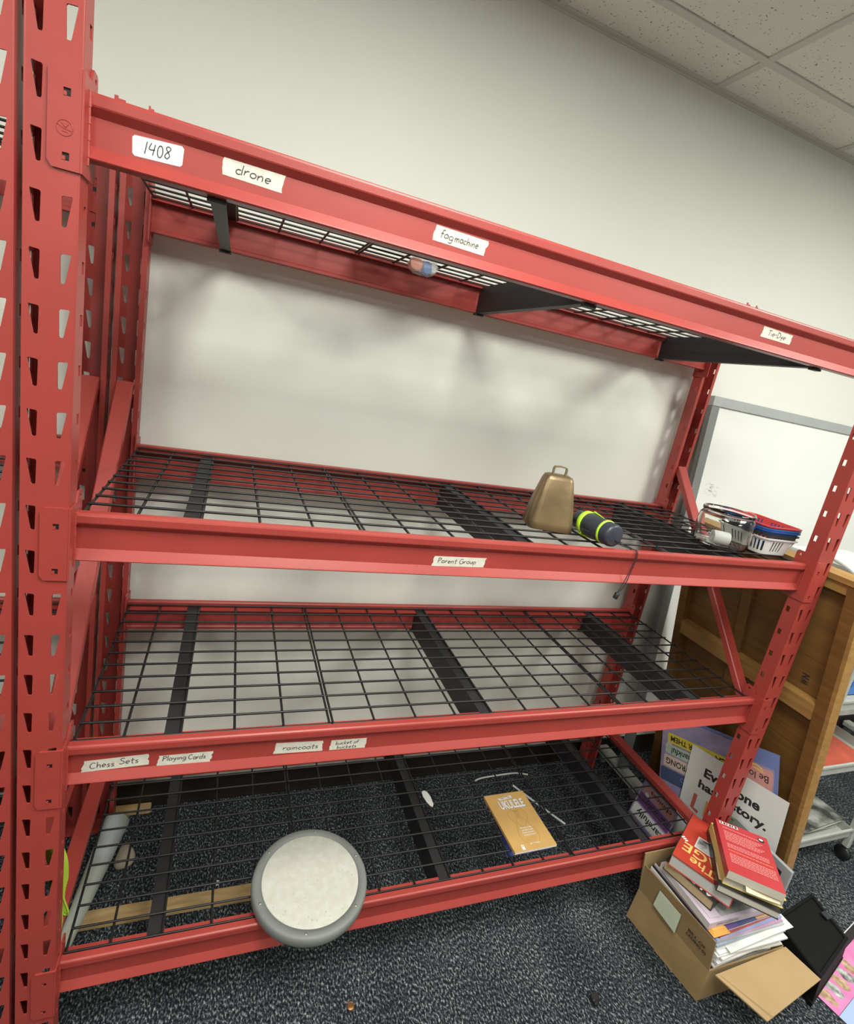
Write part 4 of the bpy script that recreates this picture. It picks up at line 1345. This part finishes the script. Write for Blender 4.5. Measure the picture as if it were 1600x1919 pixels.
# black plastic bin lid / tray on the floor right of the box
def black_bin():
    t = thing('storage_tub', 'black plastic tub upside down on the carpet right of the cardboard box', 'tub', (2.115, -.215, 0))
    O = Vector((2.115, -.215, 0))
    P0 = [Vector(p) for p in ((2.036, -.330), (2.290, -.262), (2.330, -.110), (2.072, -.150))]
    P1 = [Vector(p) for p in ((2.018, -.318), (2.196, -.270), (2.238, -.100), (2.062, -.140))]
    m = MB()
    c = sum(P0, Vector((0, 0))) / 4
    rim = [c + (p - c) * 1.03 for p in P0]
    rows = [(rim, .001), (rim, .014), (P0, .015), ([c + (p - c) * .93 for p in P0], .090), ([c + (p - c) * .90 for p in P0], .094), ([c + (p - c) * .82 for p in P0], .094), ([c + (p - c) * .80 for p in P0], .089)]
    vs = [Vector((p.x, p.y, z)) - O for r, z in rows for p in r]
    m.add(vs, [(i * 4 + k, i * 4 + (k + 1) % 4, i * 4 + 4 + (k + 1) % 4, i * 4 + 4 + k) for i in range(len(rows) - 1) for k in range(4)])
    m.add(vs[-4:], [(0, 1, 2, 3)])
    obj('tub_shell', m, BLKF, t)
    q = MB()
    a = (P0[1] * .5 + P0[2] * .5); a = c + (a - c) * .9
    q.bbox(a.x - O.x - .03, a.x - O.x - .005, a.y - O.y - .012, a.y - O.y + .012, .0925, .100, .002)
    obj('latch', q, BPLA, t)
black_bin()

# printed poster on the floor, lower right
def pink_poster():
    t = thing('floor_poster', 'pink and blue printed poster on the carpet at the lower right corner', 'poster', (2.20, -.36, .0008))
    O = Vector((2.20, -.36, .0008))
    p0 = Vector((2.091, -.325, .0008))            # left corner
    F = frame(p0 - O, (2.341 - 2.091, -.272 + .325, 0), (-.012, .064, 0))
    m = MB()
    m.sheet(lambda u, v, w: F(u, v, w), -.004, .50, -.20, .056, 4, 4, .0006)
    m.rect(F, 0, .50, -.046, .030, 1, .0009)
    m.rect(F, 0, .50, -.20, -.047, 2, .0009)
    for k in range(7):
        m.rect(F, .030 + k * .040, .052 + k * .040, .036, .048, 4, .0010)
    m.rect(F, .0, .5, .0535, .056, 4, .0010)
    for k in range(5):
        u = .028 + k * .046
        pts = [(u + .018 * math.cos(a) * (1 + .25 * math.sin(3 * a + k)), -.006 + .028 * math.sin(a) - .3 * .018 * math.cos(a)) for a in [i * .4189 for i in range(15)]]
        m.add([F(a, b, .0012) for a, b in pts], [tuple(range(15))], 5 + k % 2)
    for k in range(9):
        m.rect(F, .05, .22, -.075 - k * .012, -.070 - k * .012, 3, .0012)
    obj('printed_sheet', m, [BCOV, PINKM, LBLU, BLUC, PAPER, ROCKA, ROCKB], t)
pink_poster()

# ------------------------------------------------------------------ wooden panel leaning beside the rack
KP, CP = 0.185, 2.190           # plane x + KP*z = CP
nP = Vector((1, 0, KP)).normalized()
vP = Vector((-KP, 0, 1)).normalized()
def PF(y0, off=0.0):
    # local frame on the panel: u runs towards the camera (-y), v up the panel, w towards the rack
    O = Vector((CP - off, y0, 0))
    return lambda u, v, w=0.0: O + Vector((0, -1, 0)) * u + vP * v - nP * w
def wood_panel():
    F0 = PF(0.508)
    t = thing('wooden_panel', 'tall framed wooden plank panel leaning beside the right end of the rack', 'wood panel', (2.2, .21, 0))
    O = Vector((2.2, .21, 0))
    F = lambda u, v, w=0.0: F0(u, v, w) - O
    W, H = .592, 1.236
    def blk(mb, u0, u1, v0, v1, w0, w1, mi=0):
        mb.prism([(u0, v0), (u1, v0), (u1, v1), (u0, v1)], F, w0, w1, mi)
    zs = [0.012, .315, .632, .950, 1.232]
    for a, b in zip(zs[:-1], zs[1:]):
        m = MB(); blk(m, .018, W - .018, a + .0012, b - .0012, -.038, -.030)
        if a == .632:
            f = lambda u, v, w=0.0: F(W - .085 - v, .862 + u, w - .030)
            m.text('N', f, .014, .0, .022, 1, .02, .016, .0012)
            m.text('W', f, -.008, .0, .022, 1, .02, .018, .0012)
        obj('plank', m, [WOOD, INK], t)
    for u0 in (0, W - .034):
        m = MB(); blk(m, u0, u0 + .034, 0.004, H, -.044, 0.0)
        obj('side_stile', m, WOOD, t)
    for u0 in (0,):
        m = MB(); blk(m, W + .0002, W + .012, .004, H, -.022, -.001); blk(m, W + .0002, W + .010, .004, H, -.044, -.024)
        obj('edge_moulding', m, WOODL, t)
    m = MB(); blk(m, .0, W, H + .0005, H + .018, -.046, .004); blk(m, .0345, W - .0345, H - .034, H, -.029, -.004)
    obj('top_rail', m, WOODL, t)
    m = MB(); blk(m, .0345, W - .0345, .775, .830, -.0295, .004)
    obj('middle_rail', m, WOODL, t)
    m = MB(); blk(m, .24, .276, .0345, .7745, -.0295, -.018); blk(m, .24, .276, .8305, H - .035, -.0295, -.018)
    obj('centre_stile', m, WOOD, t)
    m = MB(); blk(m, .0345, W - .0345, .004, .060, -.0295, -.004)
    obj('bottom_rail', m, WOOD, t)
wood_panel()

# posters leaning against the panel
YAW = R_(15)
def poster_frame(u0, z0, ang, off):
    # upright sheets, turned 15 degrees; a runs along the top edge towards the camera, p down the sheet
    d = Vector((math.sin(YAW), -math.cos(YAW), 0)); n = Vector((math.cos(YAW), math.sin(YAW), 0))
    ca, sa = math.cos(ang), math.sin(ang)
    O = Vector((1.985, .300, 0))
    return lambda a, p, w=0.0: O + d * (u0 + a * ca + p * sa) + Vector((0, 0, z0 + a * sa - p * ca)) - n * (w - off)
def white_poster():
    P = poster_frame(.064, .431, R_(5.0), .0)
    t = thing('white_poster', 'white poster with bold black lettering and coloured letters, behind the front right post', 'poster', P(.18, .4))
    O = P(.18, .4)
    # text frame: x along top edge, y up
    f = lambda u, v, w=0.0: P(u, -v, w) - O
    m = MB()
    m.sheet(lambda u, v, w: f(u, -v, w), 0, .318, 0, .424, 4, 4, -.0008)
    m.text('Everyone', f, .060, -.088, .032, 1, .035, .186, .0006)
    m.text('has a story.', f, .050, -.138, .030, 1, .035, .228, .0006)
    cols = [2, 3, 3, 6, 4, 5]
    pen = .013
    def L(k, strokes, mi):
        for s in strokes:
            m.ribbon([(.044 + k * .039 + a * .030, -.232 + b * .062) for a, b in s], f, pen, mi, .0006)
    L(0, [[(.2, 1), (.1, .1), (.85, .0)]], 2)
    L(1, [[(.4, 1), (.35, 0)]], 3)
    L(2, [[(.85, .9), (.3, .95), (.2, .6), (.7, .45), (.7, .1), (.1, .05)]], 3)
    L(3, [[(0, 1), (1, 1)], [(.5, 1), (.5, 0)]], 6)
    L(4, [[(.9, 1), (.15, 1), (.15, 0), (.9, 0)], [(.15, .5), (.7, .5)]], 4)
    L(5, [[(.1, 0), (.15, 1), (.85, 0), (.9, 1)]], 5)
    obj('printed_card', m, [PAPER, INK, LRED, LORG, LTEAL, LPUR, LGRN], t)
white_poster()
def strip(m, f, u0, u1, v0, v1, mi, w=.0004):
    r = .004
    m.add([f(u0 + r, v0, w), f(u1 - r, v0, w), f(u1, v0 + r, w), f(u1, v1 - r, w), f(u1 - r, v1, w), f(u0 + r, v1, w), f(u0, v1 - r, w), f(u0, v0 + r, w)], [tuple(range(8))], mi)
def purple_poster():
    P = poster_frame(-.072, .470, R_(13.5), .012)
    t = thing('affirmation_poster', 'purple poster with yellow, mint and peach word strips, upside down behind the white poster', 'poster', P(.2, .3))
    O = P(.2, .3)
    f = lambda u, v, w=0.0: P(u, -v, w) - O
    m = MB()
    m.sheet(lambda u, v, w: f(u, -v, w), 0, .255, 0, .320, 4, 4, -.0008)
    fl = lambda u, v, w=0.0: f(-u, -v, w)       # half-turn for upside-down print
    strip(m, f, .022, .245, -.108, -.070, 1)
    m.text('FOR THEM', fl, -.146, .080, .020, 5, .020, .112, .0008)
    m.text('CA', fl, -.238, .079, .024, 5, .025, .040, .0008)
    strip(m, f, .016, .245, -.152, -.114, 2)
    m.text('thankful', fl, -.126, .124, .023, 5, .015, .086, .0008)
    strip(m, f, .012, .245, -.204, -.158, 3)
    m.text('BE WRONG', fl, -.158, .170, .022, 5, .020, .136, .0008)
    strip(m, f, .004, .250, -.262, -.210, 4)
    m.text('into', fl, -.140, .222, .026, 6, .01, .060, .0008)
    m.disc(f, .030, -.112, .010, .008, 3, .0008); m.disc(f, .036, -.120, .006, .008, 2, .0009)
    obj('printed_card', m, [PURP, YEL, GRN, PEACH, NAVY, INK, BLUE], t)
purple_poster()
def blue_poster():
    P = poster_frame(.006, .495, R_(15), .018)
    t = thing('blue_poster', 'blue poster with a salmon box, upside down behind the front right post', 'poster', P(.2, .3))
    O = P(.2, .3)
    f = lambda u, v, w=0.0: P(u, -v, w) - O
    fl = lambda u, v, w=0.0: f(-u, -v, w)
    m = MB()
    m.sheet(lambda u, v, w: f(u, -v, w), 0, .313, 0, .36, 4, 4, -.0008)
    strip(m, f, .012, .300, -.330, -.056, 1)
    strip(m, f, .190, .296, -.140, -.064, 2, .0008)
    m.text('Be lo', fl, -.284, .086, .024, 3, .006, .060, .0010)
    m.ribbon([(.225, -.064), (.245, -.060), (.262, -.068), (.268, -.080), (.252, -.074), (.236, -.072)], f, .006, 4, .0012)
    obj('printed_card', m, [BLUE, PURP, PINKS, INK, GOLD], t)
blue_poster()
def curled_poster():
    t = thing('curled_poster', 'curled lilac poster standing on the floor under the right end of the rack', 'poster', (2.02, .27, 0))
    O = Vector((2.02, .27, 0))
    # u along y from back to front, v around a bent profile
    prof = smooth_path([Vector((1.970, .178)), Vector((1.966, .140)), Vector((1.956, .090)), Vector((1.944, .048)), Vector((1.941, .018)), Vector((1.952, .0030)), Vector((1.966, .0018)), Vector((1.978, .0018))], 6)
    cum = [0.0]
    for a, b in zip(prof[:-1], prof[1:]):
        cum.append(cum[-1] + (b - a).length)
    Lt = cum[-1]
    def F(u, v, w=0.0):
        v = max(0, min(Lt - 1e-6, v))
        for i in range(len(cum) - 1):
            if cum[i + 1] >= v:
                break
        tt = (v - cum[i]) / (cum[i + 1] - cum[i])
        p = prof[i].lerp(prof[i + 1], tt)
        d = (prof[i + 1] - prof[i]).normalized()
        return Vector((p.x + d.y * w, .350 - u, p.y - d.x * w)) - O 
    m = MB()
    m.sheet(F, 0, .172, 0, Lt, 8, 40, .0007)
    def S(u0, u1, v0, v1, mi, w=.0011):
        n = 8
        for i in range(n):
            a, b = v0 + (v1 - v0) * i / n, v0 + (v1 - v0) * (i + 1) / n
            m.add([F(u0, a, w), F(u1, a, w), F(u1, b, w), F(u0, b, w)], [(0, 3, 2, 1)], mi)
    S(.012, .160, .010, .048, 1); S(.006, .166, .054, .096, 2); S(.006, .166, .102, .150, 3)
    m.text('choices', lambda u, v, w=0: F(-u, v, w), -.150, .018, .018, 4, .01, .105, .0018)
    m.text('harmony', lambda u, v, w=0: F(-u, v, w), -.155, .064, .020, 4, .01, .115, .0018)
    m.text('carefully', lambda u, v, w=0: F(-u, v, w), -.158, .114, .022, 4, .02, .130, .0018)
    m.disc(F, .035, .046, .010, .008, 3, .0016, 12)
    obj('printed_card', m, [PURP, PINKS, PLUM, PAPER, INK], t)
curled_poster()

# ------------------------------------------------------------------ whiteboard leaning on the wall
def whiteboard():
    t = thing('whiteboard', 'large aluminium framed whiteboard leaning on the wall behind the rack', 'whiteboard', (2.8, .55, 0))
    O = Vector((2.8, .55, 0))
    yt, zt, yb, zb = .632, 1.690, .505, .0
    V = Vector((0, yt - yb, zt - zb)).normalized()
    O0 = Vector((2.008, yb, 0))
    F = lambda u, v, w=0.0: O0 + Vector((1, 0, 0)) * u + V * v + Vector((0, -V.z, V.y)) * w - O
    W, H, z0 = 1.83, 1.694, .390
    def blk(mb, u0, u1, v0, v1, w0, w1):
        mb.prism([(u0, v0), (u1, v0), (u1, v1), (u0, v1)], F, w0, w1)
    m = MB(); blk(m, .034, W - .034, z0, H - .03, -.010, .002)
    f = lambda u, v, w=0: F(u, v, .002 + w)
    rr = random.Random(3)
    for k in range(22):
        a = rr.uniform(0, 6.28); r = rr.uniform(.2, 1) * .030
        u, v = .105 + 1.5 * r * math.cos(a), 1.335 + r * math.sin(a)
        m.ribbon([(u, v), (u + rr.uniform(.01, .02), v + rr.uniform(-.008, .006))], f, .003, 1, .0003)
    obj('board_panel', m, [BOARD, SMUDGE], t)
    m = MB(); blk(m, .0, W, H - .036, H, -.014, .010)
    obj('top_rail', m, ALU, t)
    for u in (0, W - .040):
        m = MB(); blk(m, u, u + .040, .075, H - .0365, -.014, .008)
        obj('side_rail', m, ALUD, t)
    m = MB(); blk(m, .0405, W - .0405, z0 - .03, z0, -.014, .010)
    obj('bottom_rail', m, ALUD, t)
    for u in (0.0, W - .040):
        m = MB()
        m.bbox(2.005 + u - O.x, 2.058 + u - O.x, .40 - O.y, .655 - O.y, .045, .074, .004)
        obj('foot_bar', m, CARTM, t)
        for y in (.425, .63):
            m = MB()
            X = lambda x, y_, z, y=y: (2.031 + u + z - O.x, y + x - O.y, .022 + y_)
            m.lathe([(.0002, -.012), (.018, -.012), (.0215, -.008), (.0215, .008), (.018, .012), (.0002, .012)], 20, 0, X)
            m.box(2.018 + u - O.x, 2.0185 + u - O.x, y - .012 - O.y, y + .012 - O.y, .022, .046); m.box(2.0435 + u - O.x, 2.044 + u - O.x, y - .012 - O.y, y + .012 - O.y, .022, .046)
            obj('caster', m, GRIM, t)
whiteboard()

# ------------------------------------------------------------------ utility cart beyond the panel, partly in frame
def cart():
    X0, X1, Y0, Y1 = 2.31, 2.74, .02, .42
    t = thing('utility_cart', 'grey metal utility cart with raised shelf rims at the right edge', 'cart', (2.67, .31, 0))
    O = Vector((2.67, .31, 0))
    def B(m, x0, x1, y0, y1, z0, z1):
        m.box(x0 - O.x, x1 - O.x, y0 - O.y, y1 - O.y, z0, z1)
    for z in (.115, .452, .728, 1.02):
        m = MB()
        x0, y0, x1, y1 = X0, Y0, X1, Y1
        B(m, x0, x1, y0, y1, z - .002, z)
        B(m, x0, x1, y0 - .002, y0, z - .004, z + .036); B(m, x0, x1, y1, y1 + .002, z - .004, z + .036)
        B(m, x0 - .002, x0, y0, y1, z - .004, z + .036); B(m, x1, x1 + .002, y0, y1, z - .004, z + .036)
        B(m, x0, x1, y0 - .008, y0 - .002, z + .028, z + .036); B(m, x0 - .008, x0 - .002, y0, y1, z + .028, z + .036)
        obj('shelf_tray', m, CARTM, t)
    for x in (X0, X1):
        for y in (Y0, Y1):
            m = MB(); m.bbox(x - .022 - O.x, x - .002 - O.x if x == X0 else x + .022 - O.x, y - .012 - O.y, y + .012 - O.y, .06, 1.06, .003) if x == X0 else m.bbox(x + .002 - O.x, x + .022 - O.x, y - .012 - O.y, y + .012 - O.y, .06, 1.06, .003)
            obj('corner_post', m, CARTM, t)
            m = MB()
            cx = (x - .012 if x == X0 else x + .012) - O.x
            m.lathe([(.0002, -.011), (.024, -.011), (.029, -.006), (.029, .006), (.024, .011), (.0002, .011)], 20, 0, lambda a, b, c, cx=cx, y=y: (cx + c, y - O.y + a, .030 + b))
            m.box(cx - .014, cx + .014, y - O.y - .01, y - O.y + .01, .0592, .064)
            obj('caster', m, DARK, t)
cart()
def crate(label, x0, x1, y0, y1, z, h, matl, handle=None):
    t = thing('plastic_crate', label, 'crate', ((x0 + x1) / 2, (y0 + y1) / 2, z))
    O = Vector(((x0 + x1) / 2, (y0 + y1) / 2, 0))
    m = MB()
    hx, hy = (x1 - x0) / 2, (y1 - y0) / 2
    m.box(-hx, hx, -hy, hy, 0, .003)
    def wall(fn, L, hh=h):
        holes = []
        n = max(2, int(L / .03))
        for i in range(n):
            c = -L / 2 + (i + .5) * L / n
            for zc in (.35, .68):
                holes.append([(c - .008, hh * zc - .012), (c - .008, hh * zc + .012), (c + .008, hh * zc + .012), (c + .008, hh * zc - .012)])
        m.plate([(-L / 2, 0), (L / 2, 0), (L / 2, hh), (-L / 2, hh)], holes, fn, .003)
    wall(lambda u, v, w: (u, -hy + w, v), 2 * hx); wall(lambda u, v, w: (u, hy - w, v), 2 * hx)
    wall(lambda u, v, w: (-hx + w, u, v), 2 * hy); wall(lambda u, v, w: (hx - w, u, v), 2 * hy)
    m.box(-hx - .006, hx + .006, -hy - .006, -hy, h - .012, h); m.box(-hx - .006, hx + .006, hy, hy + .006, h - .012, h)
    m.box(-hx - .006, -hx, -hy, hy, h - .012, h); m.box(hx, hx + .006, -hy, hy, h - .012, h)
    obj('crate_shell', m, matl, t)
    return t
crate('blue slotted plastic crate on the upper cart shelf at the right edge', 2.36, 2.68, .085, .37, .7285, .125, BLUP)
m = MB()
m.bbox(2.36, 2.70, .045, .36, .4526, .461, .002)
loose('red_folder', m, FOLDR, 'red folder lying on the lower cart shelf at the right edge', 'folder')
def mags():
    m = MB()
    F = frame((2.36, .085, .1155), (1, .02, 0), (0, 1, 0))
    for k in range(5):
        m.sheet(lambda u, v, w, k=k: F(u + .01 * k, v - .004 * k, w + k * .008 + .010 * math.sin(u * 12 + k) * (1 - v / .3) + .010), 0, .33, -.03, .26, 14, 3, .005, k % 2)
    loose('magazine_heap', m, [MAGZ, PAPER], 'heap of curling magazines on the bottom cart shelf', 'magazines')['kind'] = 'stuff'
mags()
def clear_tub():
    t = thing('storage_bin', 'frosted grey storage bin with white handle on top of the cart', 'bin', (2.555, .235, 1.0206))
    m = MB()
    rows = [(.150, .13, 0), (.156, .14, .02), (.165, .152, .130), (.175, .162, .132), (.175, .162, .148), (.160, .142, .148), (.150, .132, .030)]
    vs = [(sx * a, sy * b, z) for a, b, z in rows for sx, sy in ((-1, -1), (1, -1), (1, 1), (-1, 1))]
    m.add(vs, [(i * 4 + k, i * 4 + (k + 1) % 4, i * 4 + 4 + (k + 1) % 4, i * 4 + 4 + k) for i in range(len(rows) - 1) for k in range(4)])
    m.add(vs[:4], [(3, 2, 1, 0)]); m.add(vs[-4:], [(0, 1, 2, 3)])
    obj('bin_shell', m, CLEARG, t)
    m = MB()
    m.bbox(-.178, .178, -.166, .166, .1485, .166, .004)
    obj('bin_lid', m, WPLA, t, 'white bin lid')
    m = MB()
    m.tube(smooth_path([(-.178, -.11, .100), (-.190, -.095, .150), (-.200, -.03, .178), (-.200, .03, .178), (-.190, .09, .150), (-.178, .10, .100)], 5), .009, 8)
    obj('bin_handle', m, WPLA, t, 'white loop handle')
clear_tub()
def bag():
    m = MB()
    n, r = 24, 10
    vs = []
    for j in range(r + 1):
        f = j / r
        z = .002 + .26 * f
        k = (1 - f ** 3) ** .5 * .98 + .02
        for i in range(n):
            a = 2 * math.pi * i / n
            q = 1 + .05 * math.sin(5 * a + 3 * f)
            vs.append((2.98 + .20 * k * q * math.cos(a), -.14 + .13 * k * q * math.sin(a), z))
    m.add(vs, [(j * n + i, j * n + (i + 1) % n, j * n + n + (i + 1) % n, j * n + n + i) for j in range(r) for i in range(n)], 0, True)
    m.add(vs[:n], [tuple(range(n - 1, -1, -1))]); m.add(vs[-n:], [tuple(range(n))])
    m.tube(smooth_path([(2.91, -.17, .24), (2.92, -.19, .31), (2.98, -.19, .34), (3.04, -.19, .31), (3.05, -.17, .24)], 5), .008, 6)
    loose('black_bag', m, BLKF, 'soft black bag on the carpet at the right edge', 'bag')
bag()
